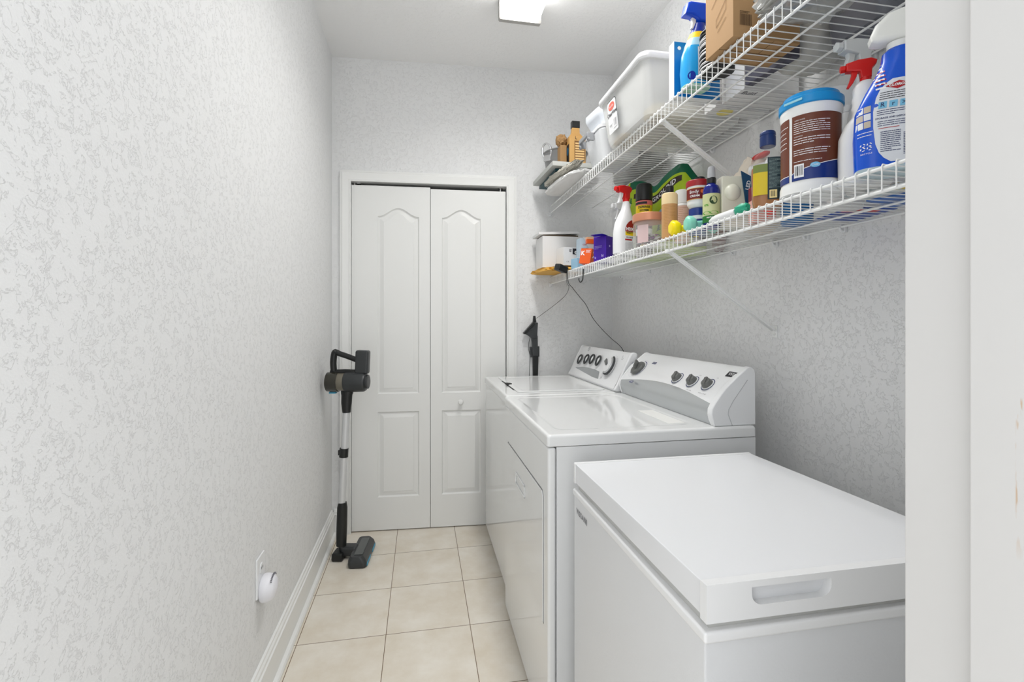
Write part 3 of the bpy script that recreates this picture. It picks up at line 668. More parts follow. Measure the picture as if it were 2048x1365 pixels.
# splash print on the left edge of the neck
fr = on_secs(sec)
mb = MB(WPRINT)
for i in range(7): mb.quad(lambda u, v: fr(u+.25*(.17-v), v, 1), -.036, -.022, .150+i*.0085, .1535+i*.0085, 2, 1)
mb.m(REDP)
for i in range(4): mb.quad(lambda u, v: fr(u+.25*(.17-v), v, 1), -.034, -.020, .158+i*.0085, .1605+i*.0085, 2, 1)
P('splash_print', mb, t, local=True)
HW = mat('spray_head_white', (.82, .83, .80), .3); YEL = mat('yellow_plastic', srgb(250, 225, 0), .3)
M0 = Matrix.Translation((.016, 0, .228))
P('collar', MB(mat('clear_white', (.78, .79, .78), .25)).secs([(0, .021, .018, 0, 0, 2.2), (.012, .021, .018, 0, 0, 2.2)], 30, M0), t, local=True)
XZl = lambda x, z: Matrix.Translation((x, 0, z)) @ Matrix(((1, 0, 0, 0), (0, 0, -1, 0), (0, 1, 0, 0), (0, 0, 0, 1)))
hd = P('spray_head', MB(HW).prism([(-.018, .004), (.020, .002), (.026, .012), (.034, .020), (.062, .024), (.064, .050), (.050, .060), (.014, .062), (-.014, .056), (-.034, .038), (-.042, .018), (-.040, .008), (-.030, .004)], -.019, .019, .010, 4, XZl(.010, .238)), t, local=True)
P('trigger', MB(YEL).prism([(.034, .024), (.046, .024), (.046, .010), (.036, -.010), (.032, -.008), (.036, .008)], -.006, .006, .002, 2, XZl(.010, .238)), hd, local=True)
P('nozzle', MB(YEL).box(.062, .078, -.012, .012, .028, .048, .003, 2, XZl(.010, .238) @ Matrix.Rotation(-PI/2, 4, 'X')), hd, local=True)

# lighter blue bottle with red collar at the jamb
bx2, by2 = .905, .640
t = thing('spray_bottle', 'light blue bottle with red collar, half hidden by the door jamb', 'spray bottle', (bx2, by2, Z1), -.75)
LB = mat('light_blue_plastic', srgb(20, 120, 215), .2, trans=.15)
P('bottle', MB(LB).secs(scaled(SPR, .92, 1.0)[:7]+[(.20, .015, .015, 0, 0, 2)], 40), t, local=True)
mb = MB(LBL).quad(on_secs(scaled(SPR, .92, 1.0)), -.028, .028, .02, .12, 10, 4); mb.m(BLUED).lines(on_secs(scaled(SPR, .92, 1.0), off=.0014), -.024, .024, .03, .11, 12, 9, .4)
P('label', mb, t, local=True)
sprayer(t, .9, .200, WHITEP, RED, RED)

# white bottle, ridged neck, red trigger
CW = mat('warm_white_plastic', (.80, .80, .79), .3)
bx, by = .876, .808
t = thing('spray_bottle', 'white spray bottle with ridged neck and red trigger, beside the large blue one', 'spray bottle', (bx, by, Z1), PI-.60)
sc = [(0, .040, .026, 0, 0, 3), (.005, .045, .029, 0, 0, 3), (.06, .046, .030, 0, 0, 3), (.10, .045, .030, 0, 0, 2.8), (.125, .036, .028, 0, 0, 2.4), (.140, .0235, .024, 0, 0, 2), (.150, .0215, .022, 0, 0, 2), (.158, .024, .024, 0, 0, 2), (.166, .0215, .022, 0, 0, 2), (.175, .0235, .024, 0, 0, 2), (.184, .021, .022, 0, 0, 2), (.195, .022, .022, 0, 0, 2), (.205, .018, .018, 0, 0, 2), (.210, .0125, .0125, 0, 0, 2)]
P('bottle', MB(CW).secs(sc, 40), t, local=True)
sprayer(t, .70, .207, RED, RED, RED)
# translucent white sprayer behind
TW = mat('frosted_plastic', (.80, .83, .83), .25, trans=.35)
bx, by = .925, .862
t = thing('spray_bottle', 'white bottle with frosted faceted sprayer pointing to the aisle, behind the red-trigger one', 'spray bottle', (bx, by, Z1), 3.05)
P('bottle', MB(CW).secs(scaled(SPR, .62, 1.23), 36), t, local=True)
sprayer(t, .98, .262, TW, TW, TW)
bx, by = 1.010, .985
t = thing('spray_bottle', 'white spray bottle standing against the wall behind the wipes tub', 'spray bottle', (bx, by, Z1), 3.0)
P('bottle', MB(CW).secs(scaled(SPR, .8, 1.10), 36), t, local=True)
sprayer(t, .95, .233, WHITEP, WHITEP, WHITEP)

# wipes tub
wx, wy, R = .838, .904, .0580
t = thing('wipes_tub', 'big white tub with bright blue lid and brown label', 'tub', (wx, wy, Z1))
TUB = mat('tub_white', (.82, .83, .82), .3)
P('tub', MB(TUB).lathe([(.052, 0), (.060, .003), (R+.001, .012), (R+.001, .020), (R-.001, .026), (R-.001, .170), (R+.001, .176), (R+.001, .186), (R-.001, .189)], 56), t, local=True)
ld = P('lid', MB(mat('lid_blue', srgb(0, 140, 205), .3)).lathe([(R+.001, .188), (R+.0035, .190), (R+.0035, .204), (R+.001, .2065), (R-.004, .2075), (R-.005, .216), (R-.012, .2185), (.004, .2185)], 56), t, local=True)
P('lid_tab', MB(mat('pale_blue_tab', srgb(150, 205, 220), .4)).box(-.02, .02, -.001, .001, -.0025, .0025, .0008, M=Matrix.Rotation(facing(wx, wy)-.55+PI/2, 4, 'Z') @ Matrix.Translation((0, -(R+.0035), .197))), ld, local=True)
a0 = facing(wx, wy); Rl = R-.001
f0 = cyl_fn(0, 0, Rl, 0, a0)
BR = mat('brown_print', srgb(104, 52, 32), .4); NB = mat('navy_label', srgb(20, 48, 120), .35)
mb = MB(BR).quad(f0, -.036, .072, .028, .166, 24, 1).quad(f0, -.085, -.043, .028, .166, 8, 1)
g1 = lambda u, v, k=0: f0(u, v, k+1)
mb.m(WPRINT); N_ = 16
edge = lambda u: .046+.22*(u+.036)+.0006*math.sin(u*30) if u > -.036 else .042
for a, b in ((-.036, .072), (-.085, -.043)):
    vs = []; ve = []
    for i in range(N_+1):
        u = a+(b-a)*i/N_; e_ = edge(u); vs += [g1(u, .028, 1), g1(u, e_, 1)]; ve += [g1(u, e_-.0005, 2), g1(u, e_+.0009, 2)]
    q_ = [(2*i, 2*i+2, 2*i+3, 2*i+1) for i in range(N_)]
    mb.m(NB).add(vs, q_); mb.m(WPRINT).add(ve, q_)
for v0, v1, n, sd in ((.126, .152, 6, 1), (.103, .118, 3, 2), (.080, .094, 3, 3), (.066, .070, 1, 4)):
    mb.lines(g1, -.032, .036 if n > 1 else .02, v0, v1, n, sd, .28)
mb.text('DIRECTIONS', .0035, fn=lambda u, v: g1(u-.020, v+.1555)).text('WARNING', .0035, fn=lambda u, v: g1(u-.023, v+.121))
mb.lines(g1, -.004, .03, .036, .050, 4, 6, .3)
mb.barcode(lambda u, v, k=0: g1(u, v, k+2), -.031, -.012, .034, .062, WPRINT, INK, 3)
arcv = [g1(.008+.009*math.cos(a), .056+.0055*math.sin(a), 3) for a in [2*PI*i/20 for i in range(20)]]
mb.m(mat('sky_print', (1, 1, 1))).add(arcv, [tuple(range(20))]); mb.m(WPRINT).text('Clean', .006, fn=lambda u, v: g1(u+.008, v+.056, 4))
mb.lines(g1, -.083, -.046, .10, .155, 5, 8, .12)
P('label', mb, t, local=True)
# yellow liquid bottle with blue cap
ox, oy = .822, 1.016
t = thing('shampoo_bottle', 'clear bottle of amber liquid with navy cap and dark back label', 'bottle', (ox, oy, Z1), facing(ox, oy)+PI/2+.10)
CLR = mat('clear_plastic', (.5, .52, .52), .05, alpha=.10); AMB = mat('amber_liquid', srgb(160, 95, 0), .12)
so = [(0, .031, .021, 0, 0, 3), (.004, .0345, .024, 0, 0, 3), (.09, .0375, .026, 0, 0, 2.8), (.112, .036, .025, 0, 0, 2.6), (.130, .028, .021, 0, 0, 2.3), (.140, .017, .016, 0, 0, 2), (.146, .0145, .0145, 0, 0, 2), (.154, .0145, .0145, 0, 0, 2)]
si = [(.003, .031, .021, 0, 0, 3), (.02, .0335, .023, 0, 0, 3), (.09, .0358, .0245, 0, 0, 2.8), (.098, .0352, .024, 0, 0, 2.8)]
P('bottle', MB(CLR).secs(so, 44), t, local=True); P('liquid', MB(AMB).secs(si, 44), t, local=True)
P('cap', MB(mat('navy_cap', srgb(14, 42, 96), .3)).lathe([(.0165, .150), (.0175, .152), (.0175, .172), (.0165, .174), (.0165, .176), (.0175, .177), (.017, .183), (.0145, .186), (.003, .187)], 36), t, local=True)
fb = on_secs(so)
mb = MB(mat('dark_green_label', srgb(20, 42, 52), .35)).quad(fb, -.003, .034, .018, .118, 10, 6)
mb.m(mat('pale_print', srgb(130, 150, 150), .5)).lines(lambda u, v, k=0: fb(u, v, 1), 0, .031, .044, .114, 24, 2, .3)
mb.barcode(lambda u, v, k=0: fb(u, v, 2+k), .001, .017, .021, .040, mat('cream_print', srgb(236, 214, 150), .5), INK, 6)
P('back_label', mb, t, local=True)
mb = MB(mat('yellow_label', srgb(210, 185, 30), .4)).quad(fb, -.033, -.003, .030, .086, 8, 5); mb.m(mat('olive_print', srgb(110, 125, 60), .4)).quad(lambda u, v: fb(u, v, 1), -.033, -.003, .084, .103, 8, 2)
P('front_label', mb, t, local=True)
# blue lidded tub seen beyond the clear bottle
t = thing('small_tub', 'small blue-lidded tub against the wall behind the amber bottle', 'tub', (1.035, 1.165, Z1))
P('tub', MB(mat('blue_tub', srgb(30, 110, 175), .3)).lathe([(.036, 0), (.04, .004), (.041, .165)], 36), t, local=True)
P('lid', MB(mat('lid_blue', (0, 0, 0))).lathe([(.0435, .160), (.0435, .180), (.040, .184), (.003, .185)], 36), t, local=True)
# red and white refill bag beside the tub
CRINK = lambda n, c, r=.35: mat(n, c, r, bump=(55, .5))
t = P('refill_bag', MB(CRINK('red_white_film', srgb(225, 60, 50))).blob(.010, .022, .055, .25, 3, 4, .7, 24, 16).m(CRINK('white_film', (.8, .8, .8))).blob(.009, .018, .025, .3, 4, 5, .7, 20, 12, M=Matrix.Translation((0, 0, .066))), local=True, loc=(.875, 1.070, Z1+.056), label='crumpled red and white refill bag squeezed behind the wipes tub', cat='bag')
# white handled gadget lying along the lip
a = Vector((.812, 1.232, Z1+.013)); b = Vector((.806, 1.112, Z1+.015))
t = thing('cleaning_wand', 'white handled wand with green wrapped end lying along the lower shelf lip', 'cleaning wand', a)
pts = [a.lerp(b, k/8) for k in range(9)]
P('handle', MB(WHITEP).tube(pts, [.006, .010, .012, .012, .0115, .0110, .0105, .010, .008], 16), t)
P('wrapped_end', MB(CRINK('teal_film', srgb(40, 165, 130))).blob(.012, .026, .013, .3, 3, 2, .8, 24, 14, M=Matrix.Translation((.806, 1.088, Z1+.0165))), t)
# LED light pack
lx, ly = .902, 1.243
t = thing('puck_light_pack', 'clear clamshell pack of a round puck light with blue card behind the small spray bottle', 'light pack', (lx, ly, Z1), -.20, )
FRO = mat('milky_plastic', srgb(222, 222, 205), .25)
P('tray', MB(FRO).box(-.046, .030, -.010, .030, 0, .150, .004), t, local=True)
P('dome_lens', MB(FRO).blob(.023, .016, .024, 0, 1, 0, 1.0, 32, 20, M=Matrix.Translation((-.016, -.010, .102))), t, local=True)
BC = mat('blue_card', srgb(22, 70, 105), .4)
mb = MB(BC).prism([(.006, .162), (.046, .140), (.040, .06), (.022, .05)], 0, .003, M=Matrix.Translation((0, -.014, 0)) @ Matrix(((1, 0, 0, 0), (0, 0, -1, 0), (0, 1, 0, 0), (0, 0, 0, 1))))
fq = flat_fn((.026, -.0175, .120), (.22, 0, 1), (-1, 0, .22))
mb.m(WPRINT).text('LED', .016, fn=lambda u, v: fq(u, v), bold=.0004)
P('header_card', mb, t, local=True)
t = P('carton', MB(mat('maroon_card', srgb(120, 20, 45), .4)).box(-.030, .030, -.018, .018, .062, .100, .001).m(mat('pink_card', srgb(225, 170, 160), .45)).box(-.030, .030, -.018, .018, 0, .062, .001), local=True, loc=(.925, 1.165, Z1), rotz=-.3, label='small maroon and pink carton behind the amber bottle', cat='carton')
# bag of white plastic odds and ends
t = thing('plastic_bag', 'cream plastic bag of white rolls slumped against the wall on the lower shelf', 'bag', (1.07, 1.34, Z1))
P('bag', MB(CRINK('cream_film', srgb(226, 216, 200), .45)).blob(.078, .072, .120, .16, 2.4, 3, .75, 44, 26, M=Matrix.Translation((1.062, 1.345, Z1+.130))), t)
for i, (x, y, z) in enumerate(((.998, 1.275, .150), (1.003, 1.27, .190), (1.01, 1.265, .115))):
    P('roll', MB(WHITEP).lathe([(.006, -.04), (.018, -.038), (.018, .036), (.006, .038)], 22, Matrix.Translation((x+.01, y, Z1+z)) @ Matrix.Rotation(PI/2, 4, 'X') @ Matrix.Rotation(.3*i, 4, 'Y')), t)
P('red_tag', MB(RED).blob(.012, .035, .008, .1, 2, 1, .8, 20, 12, M=Matrix.Translation((1.02, 1.29, Z1+.235))), t)
# small blue spray bottle
sx, sy = .838, 1.268
t = thing('pump_spray_bottle', 'small cobalt pump spray bottle with green label and clear overcap', 'spray bottle', (sx, sy, Z1))
COB = mat('cobalt_plastic', srgb(18, 32, 130), .15, trans=.2)
r_ = .0235
P('bottle', MB(COB).lathe([(.019, 0), (r_, .004), (r_, .112), (.020, .124), (.012, .131), (.011, .136)], 36), t, local=True)
P('pump_cap', MB(BLACK).lathe([(.013, .133), (.013, .148), (.0115, .150)], 28), t, local=True)
P('overcap', MB(mat('smoky_clear', (.45, .46, .48), .15, alpha=.85)).lathe([(.0115, .149), (.0105, .176), (.008, .182), (.002, .184)], 28), t, local=True)
f0 = cyl_fn(0, 0, r_, 0, facing(sx, sy))
mb = MB(mat('lime_label', srgb(196, 202, 150), .45)).quad(f0, -.034, .034, .034, .100, 20, 1)
mb.m(mat('green_label', srgb(30, 110, 40), .45)).quad(lambda u, v: f0(u, v, 1), -.034, .034, .016, .036, 20, 1)
GR = mat('dark_green_print', srgb(40, 70, 40), .5)
mb.m(GR); cvs = [f0(.006+.011*math.cos(2*PI*i/20), .080+.012*math.sin(2*PI*i/20), 2) for i in range(20)]; mb.add(cvs, [tuple(range(20))])
mb.m(mat('lime_label', (0, 0, 0))).text('ATI', .009, fn=lambda u, v: f0(u+.006, v+.081, 4), bold=.0003)
mb.m(mat('leaf_print', srgb(90, 160, 50), .5))
for u, w in ((-.014, .012), (.008, .013)):
    mb.add([f0(u+w*math.cos(2*PI*i/16), .044+.005*math.sin(2*PI*i/16), 2) for i in range(16)], [tuple(range(16))])
mb.text('97%', .008, fn=lambda u, v: f0(u-.014, v+.066, 2), bold=.0003)
mb.m(WPRINT).text('NATURAL', .0055, fn=lambda u, v: f0(u, v+.030, 3), bold=.0002)
P('label', mb, t, local=True)
# blue jar and the cream tub on it
jx, jy = .862, 1.375
t = thing('blue_jar', 'small navy and white jar under the maroon-lidded cream tub', 'jar', (jx, jy, Z1))
P('jar', MB(NB).lathe([(.024, 0), (.027, .003), (.027, .048), (.024, .052)], 36), t, local=True)
P('lid', MB(mat('jar_lid_blue', srgb(28, 56, 130), .3)).lathe([(.028, .060), (.028, .082), (.026, .084)], 36).m(TUB).lathe([(.0265, .048), (.0275, .060)], 36), t, local=True)
f0 = cyl_fn(0, 0, .027, 0, facing(jx, jy)); mb = MB(WPRINT).text('Arctic', .011, fn=lambda u, v: f0(u, v+.038)).text('BUTTER CREAM', .006, fn=lambda u, v: f0(u, v+.015)); mb.m(mat('orange_print', srgb(225, 110, 50), .5)).text('+ citrus', .006, fn=lambda u, v: f0(u, v+.027))
P('label', mb, t, local=True)
t = thing('cream_tub', 'white cream tub with maroon lid and label, stacked on a small blue jar', 'tub', (jx, jy, Z1+.085))
P('tub', MB(TUB).lathe([(.024, 0), (.030, .006), (.033, .013), (.0345, .075)], 40), t, local=True)
P('lid', MB(mat('maroon_lid', srgb(150, 26, 34), .35)).lathe([(.0365, .066), (.0365, .082), (.034, .086), (.002, .087)], 40), t, local=True)
f0 = cyl_fn(0, 0, .0342, 0, facing(jx, jy))
mb = MB(mat('maroon_print', srgb(110, 24, 22), .4)).quad(f0, -.045, .045, .024, .058, 20, 1).m(mat('gold_print', srgb(215, 165, 70), .4)).quad(lambda u, v: f0(u, v, 1), -.045, .045, .0575, .059, 20, 1).quad(lambda u, v: f0(u, v, 1), -.045, .045, .0235, .025, 20, 1)
mb.m(WPRINT).text('Body', .014, fn=lambda u, v: f0(u-.012, v+.047, 2)).text('CREAM', .009, fn=lambda u, v: f0(u-.010, v+.034, 2), bold=.0002).m(mat('orange_print', (0, 0, 0)))
for u in (.012, .022): mb.add([f0(u+.005*math.cos(2*PI*i/14), .047+.0055*math.sin(2*PI*i/14), 2) for i in range(14)], [tuple(range(14))])
P('label', mb, t, local=True)
# dumbbells
def dumbbell(label, m, x, y, z, rot):
    t = thing('hand_weight', label, 'dumbbell', (x, y, Z1), rot, group='small vinyl hand weights')
    rr = .0255; dz = rr*math.cos(PI/6)+.0005
    MX = lambda o: Matrix.Translation((o, 0, dz)) @ Matrix.Rotation(PI/2, 4, 'Y') @ Matrix.Rotation(0, 4, 'Z')
    for o in (0, .072):
        P('weight_head', MB(m).lathe([(.014, -.015), (.021, -.013), (rr, -.007), (rr, .007), (.021, .013), (.014, .015)], 6, MX(o)), t, local=True, smooth=50)
    P('grip', MB(m).lathe([(.011, .012), (.010, .02), (.012, .036), (.010, .052), (.011, .060)], 18, MX(0)), t, local=True)
TEAL = mat('teal_vinyl', srgb(135, 212, 190), .35)
dumbbell('mint green vinyl dumbbell on the lower shelf lip', TEAL, .800, 1.318, 0, -.12)
dumbbell('bright yellow vinyl dumbbell on the lower shelf lip', YEL, .788, 1.386, 0, -.05)
# toiletry bottles
def bottle(label, x, y, r, h, m_body, m_top, capm, caph, capr, top_from, name='toiletry_bottle'):
    t = thing(name, label, 'bottle', (x, y, Z1))
    P('bottle', MB(m_body).lathe([(r-.003, 0), (r, .003), (r, top_from)], 36), t, local=True)
    P('shoulder', MB(m_top).lathe([(r+.0003, top_from), (r+.0003, h-.006), (r-.003, h-.001), (capr, h)], 36), t, local=True)
    P('cap', MB(capm).lathe([(capr, h), (capr, h+caph-.002), (capr-.002, h+caph), (.001, h+caph)], 28), t, local=True)
    return t
t = bottle('tan ribbed bottle with cream shoulder and black cap', .806, 1.450, .0255, .150, mat('tan_plastic', srgb(198, 150, 96), .35), mat('cream_plastic', srgb(232, 208, 160), .35), BLACK, .024, .013, .112)
f0 = cyl_fn(0, 0, .0255, 0, facing(.806, 1.45)); mb = MB(mat('brown_line', srgb(160, 115, 65), .5)).lines(f0, -.02, .02, .03, .108, 16, 4, .15); P('printing', mb, t, local=True)
t = bottle('pale pink bottle with broad white cap, behind the tan bottle', .890, 1.515, .0250, .135, mat('pink_plastic', srgb(222, 186, 165), .35), mat('white_cap', (.82, .82, .80), .3), mat('white_cap', (.82, .82, .80), .3), .046, .0235, .125)
f0 = cyl_fn(0, 0, .025, 0, facing(.89, 1.515)); P('printing', MB(mat('brown_line', (0, 0, 0))).lines(f0, -.02, .02, .03, .12, 14, 7, .15), t, local=True)
bottle('black capped dark bottle farther back beside the camp bag', .985, 1.560, .024, .215, mat('smoke_plastic', (.05, .04, .04), .3), mat('smoke_plastic', (.05, .04, .04), .3), BLACK, .03, .018, .19)
# jar of clips
gx, gy = .846, 1.672; R = .060
t = thing('storage_jar', 'wide clear jar with copper lid filled with hair clips', 'jar', (gx, gy, Z1))
GL = mat('clear_jar', (.95, .96, .96), .05, alpha=.18)
P('jar', MB(GL).lathe([(R-.008, 0), (R, .006), (R, .088), (R-.004, .098), (R-.006, .102)], 44), t, local=True)
P('lid', MB(mat('copper_lid', srgb(205, 140, 108), .35, metal=.3)).lathe([(R+.001, .100), (R+.002, .102), (R+.002, .126), (R, .129), (.002, .130)], 44), t, local=True)
rn = random.Random(5)
clipm = [mat('clip_steel', (.4, .4, .4), .3, metal=.8), mat('clip_purple', srgb(120, 50, 130), .4), mat('clip_cream', srgb(220, 205, 150), .5), mat('clip_clear', (.6, .6, .58), .3), mat('clip_dark', (.05, .05, .05), .4), mat('clip_pink', srgb(215, 180, 180), .5)]
mb = MB()
for i in range(70):
    a = rn.uniform(0, 2*PI); rd = rn.uniform(0, .036); L_ = rn.uniform(.016, .03)
    M = Matrix.Translation((rd*math.cos(a), rd*math.sin(a), rn.uniform(.012, .050))) @ Matrix.Rotation(rn.uniform(0, PI), 4, 'Z') @ Matrix.Rotation(rn.uniform(-.35, .35), 4, 'Y')
    mb.m(rn.choice(clipm)).tube([(-L_*.6, 0, 0), (-L_*.2, .002, .001), (L_*.2, .002, .001), (L_*.6, 0, 0)], [.0015, .004, .004, .0015], 6, M=M)
o = P('clips', mb, t, local=True, label='jumble of small hair clips'); o['kind'] = 'stuff'
ap = facing(gx, gy)
P('card', MB(mat('clip_pink', (0, 0, 0))).prism([(-.022, .02), (.022, .02), (.022, .085), (-.022, .085)], 0, .001, M=Matrix.Rotation(ap+PI/2-.5, 4, 'Z') @ Matrix.Translation((0, -.048, 0)) @ Matrix(((1, 0, 0, 0), (0, 0, 1, 0), (0, 1, 0, 0), (0, 0, 0, 1)))), t, local=True)
# spray can
cx_, cy_ = .935, 1.895
t = thing('spray_can', 'tall aerosol can with black cap and yellow label behind the clip jar', 'spray can', (cx_, cy_, Z1))
P('can', MB(mat('can_dark_red', srgb(60, 16, 14), .35)).lathe([(.030, 0), (.034, .003), (.034, .236), (.031, .241)], 36), t, local=True)
P('cap', MB(BLACK).lathe([(.035, .240), (.035, .26), (.034, .295), (.031, .308), (.026, .312), (.002, .313)], 36), t, local=True)
f0 = cyl_fn(0, 0, .034, 0, facing(cx_, cy_)); YP = mat('yellow_print', srgb(240, 205, 20), .45)
mb = MB(YP).quad(f0, -.05, .05, .140, .222, 20, 1).m(mat('pink_print', srgb(225, 120, 115), .45)).quad(lambda u, v: f0(u, v, 1), -.05, .05, .217, .236, 20, 1)
mb.m(INK).quad(lambda u, v: f0(u, v, 2), -.05, .012, .221, .231, 12, 1).quad(lambda u, v: f0(u, v, 2), -.05, .05, .172, .185, 20, 1)
mb.text('DEFENSE', .013, fn=lambda u, v: f0(u, v+.208, 2), bold=.0004).text('SYSTEM', .011, fn=lambda u, v: f0(u, v+.194, 2), bold=.0004)
mb.m(WPRINT).quad(f0, -.05, .05, .09, .118, 20, 1)
P('label', mb, t, local=True)
# camp bag
p0 = Vector((.945, 2.115, 0)); p1 = Vector((1.130, 1.745, 0)); dv = (p1-p0); Lb = dv.length; dv.normalize(); nv = Vector((-dv.y, dv.x, 0)); nv = -nv if nv.dot(-p0) < 0 else nv
t = thing('food_bag', 'lime and green camp coffee bag with pine tree print leaning at the wall', 'bag', ((p0+p1)/2+Vector((0, 0, Z1))))
LIME = CRINK('lime_film', srgb(172, 200, 24), .4); DG = CRINK('dark_green_film', srgb(0, 96, 66), .4)
nu, nvv = 44, 30
def top(u):
    return .370-.045*math.exp(-((u-.42)/.12)**2)+.022*math.exp(-((u-.72)/.12)**2)-.10*max(0, u-.80)/.20-.06*max(0, .07-u)/.07
def bagpt(u, v, side, k=0):
    th_ = .036*(math.sin(PI*u)**.5)*(1-v**3)+.004
    q = noise.noise(Vector((u*5, v*6, 2)))*.010+noise.noise(Vector((u*11, v*13, 5)))*.005
    e_ = q*min(1, 6*u, 6*(1-u), 6*v)
    return p0+dv*(u*Lb)+nv*(side*th_+e_+k*.0006*side)+Vector((0, 0, Z1+v*top(u)+.001))
mb = MB(LIME)
for side in (1, -1):
    vs = [bagpt(i/nu, j/nvv, side) for i in range(nu+1) for j in range(nvv+1)]
    for band in (0, 1):
        mb.m(DG if band else LIME)
        fs = [(i*(nvv+1)+j, (i+1)*(nvv+1)+j, (i+1)*(nvv+1)+j+1, i*(nvv+1)+j+1) for i in range(nu) for j in range(nvv) if (j >= nvv-(3 if i > 3 else 0)) == bool(band)]
        mb.add(vs, fs)
mb.m(LIME)
for u in (0, 1): 
    vs = [bagpt(u, j/nvv, s_) for j in range(nvv+1) for s_ in (1, -1)]; mb.add(vs, [(2*j, 2*j+1, 2*j+3, 2*j+2) for j in range(nvv)])
vs = [bagpt(i/nu, 0, s_) for i in range(nu+1) for s_ in (1, -1)]; mb.add(vs, [(2*j, 2*j+1, 2*j+3, 2*j+2) for j in range(nu)])
P('bag', mb, t, smooth=60)
fnb = lambda u, v, k=0: bagpt(u, v, 1, 1+k)
mb = MB(mat('bag_brown', srgb(48, 34, 26), .45))
n_ = 24; vs = []
for i in range(n_+1):
    u = .16+.60*i/n_; c_ = .795+.07*(u-.2)+.015*math.sin(u*9); w_ = .030+.025*math.sin(PI*i/n_)
    for j in range(5): vs.append(fnb(u, c_-w_+2*w_*j/4))
mb.add(vs, [(i*5+j, (i+1)*5+j, (i+1)*5+j+1, i*5+j+1) for i in range(n_) for j in range(4)])
mb.m(WPRINT).text('CAMPGROUND', .027, fn=lambda u, v: fnb(.46+u/Lb, .795+.07*(u/Lb+.26)+.015*math.sin((.46+u/Lb)*9)+v/.36, 1), bold=.0007, ax='CENTER')
mb.m(mat('blue_stream', srgb(150, 190, 205), .5)).quad(lambda u, v: fnb(u, v+.05*math.sin(u*14), 0), .28, .66, .50, .535, 16, 2)
mb.m(mat('pine_print', srgb(30, 100, 40), .5))
for u, v in ((.30, .44), (.46, .52), (.36, .30), (.52, .34), (.86, .70), (.9, .60), (.80, .5), (.08, .80), (.12, .72), (.68, .40)):
    for k in range(3): mb.add([fnb(u-.03+.006*k, v+k*.025), fnb(u+.03-.006*k, v+k*.025), fnb(u, v+.035+k*.025)], [(0, 1, 2)])
mb.m(mat('rust_print', srgb(120, 60, 50), .5)).quad(fnb, .34, .44, .20, .235, 4, 1).quad(fnb, .48, .60, .21, .245, 4, 1)
mb.m(GR).text('CAMP X', .02, fn=lambda u, v: fnb(.46+u/Lb, .275+v/.33, 0))
P('printing', mb, t, smooth=60)
t = P('snack_bag', MB(CRINK('dark_red_film', srgb(96, 42, 34), .4)).blob(.012, .045, .125, .12, 2.5, 6, .6, 30, 20), local=True, loc=(1.150, 1.690, Z1+.127), label='dark red snack bag against the wall behind the lime camp bag', cat='bag')
# insect spray bottle
hx, hy = .824, 1.845
t = thing('spray_bottle', 'white insect killer spray bottle with red trigger head, beside the clip jar', 'spray bottle', (hx, hy, Z1), PI+.35)
sec = [(0, .046, .026, 0, 0, 3), (.004, .052, .030, 0, 0, 3), (.05, .053, .031, 0, 0, 2.8), (.09, .052, .030, 0, 0, 2.8), (.13, .045, .028, 0, 0, 2.5), (.16, .033, .024, -.003, 0, 2.2), (.185, .022, .019, -.006, 0, 2), (.21, .015, .015, -.008, 0, 2), (.222, .0135, .0135, -.008, 0, 2)]
P('bottle', MB(mat('bottle_white', (.80, .81, .82), .25)).secs(sec, 44), t, local=True)
fh = on_secs(sec, side=1); mb = MB(REDP)
lp = [(.018-.048+.0, .10)]
mb.m(mat('dark_red_print', srgb(150, 30, 20), .45)).add(*panel(fh, [(-.024, .092), (-.023, .105), (-.016, .120), (-.004, .132), (.010, .140)], [(.040, .092), (.040, .105), (.038, .12), (.034, .132), (.026, .14)]))
mb.m(WPRINT).text('HDX', .018, fn=lambda u, v: fh(u+.000, v+.102, 2), bold=.0008)
mb.m(YP).quad(fh, -.024, .04, .076, .091, 6, 1); mb.m(INK).text('INSECT', .010, fn=lambda u, v: fh(u-.002, v+.0865, 2), bold=.0003).text('KILLS BUGS', .007, fn=lambda u, v: fh(u-.002, v+.068, 2), bold=.0002)
mb.m(REDP).quad(fh, -.026, .010, .056, .062, 4, 1); mb.m(GREYINK).lines(fh, -.025, .03, .012, .050, 9, 3, .2)
P('label', mb, t, local=True)
sprayer(t, .98, .218, RED, WHITEP, RED, M0=Matrix.Translation((-.008, 0, 0)))
# white sprayer just behind
t = thing('spray_bottle', 'plain white spray bottle mostly hidden behind the insect killer', 'spray bottle', (.90, 2.015, Z1), PI+.1)
P('bottle', MB(mat('bottle_white', (0, 0, 0))).secs(scaled(SPR, .75, .90), 36), t, local=True); sprayer(t, 1.05, .190, WHITEP, WHITEP, WHITEP)
# cartons at the far end
PURP = mat('violet_card', srgb(66, 16, 160), .35); PURP2 = mat('indigo_card', srgb(20, 0, 150), .35); OR = mat('orange_card', srgb(228, 92, 30), .4)
t = thing('carton', 'violet carton with open flap next to the orange one', 'carton', (.840, 2.112, Z1), .62)
P('carton', MB(PURP).box(-.034, .034, -.034, .034, 0, .120, .001), t, local=True)
P('flap', MB(PURP2).prism([(-.034, -.034), (.034, -.034), (.028, -.085), (-.028, -.085)], .1202, .1212, M=Matrix.Rotation(-1.4, 4, 'Z')), t, local=True)
f0 = flat_fn((-.0345, 0, 0), (0, -1, 0), (0, 0, 1)); mb = MB(mat('lilac_print', srgb(200, 180, 240), .5)).lines(f0, -.028, .012, .060, .078, 3, 2, .2)
mb.text('hi', .016, fn=lambda u, v: f0(u+.015, v+.03), bold=.0005).text('k', .014, fn=lambda u, v: f0(u-.024, v+.022), bold=.0005)
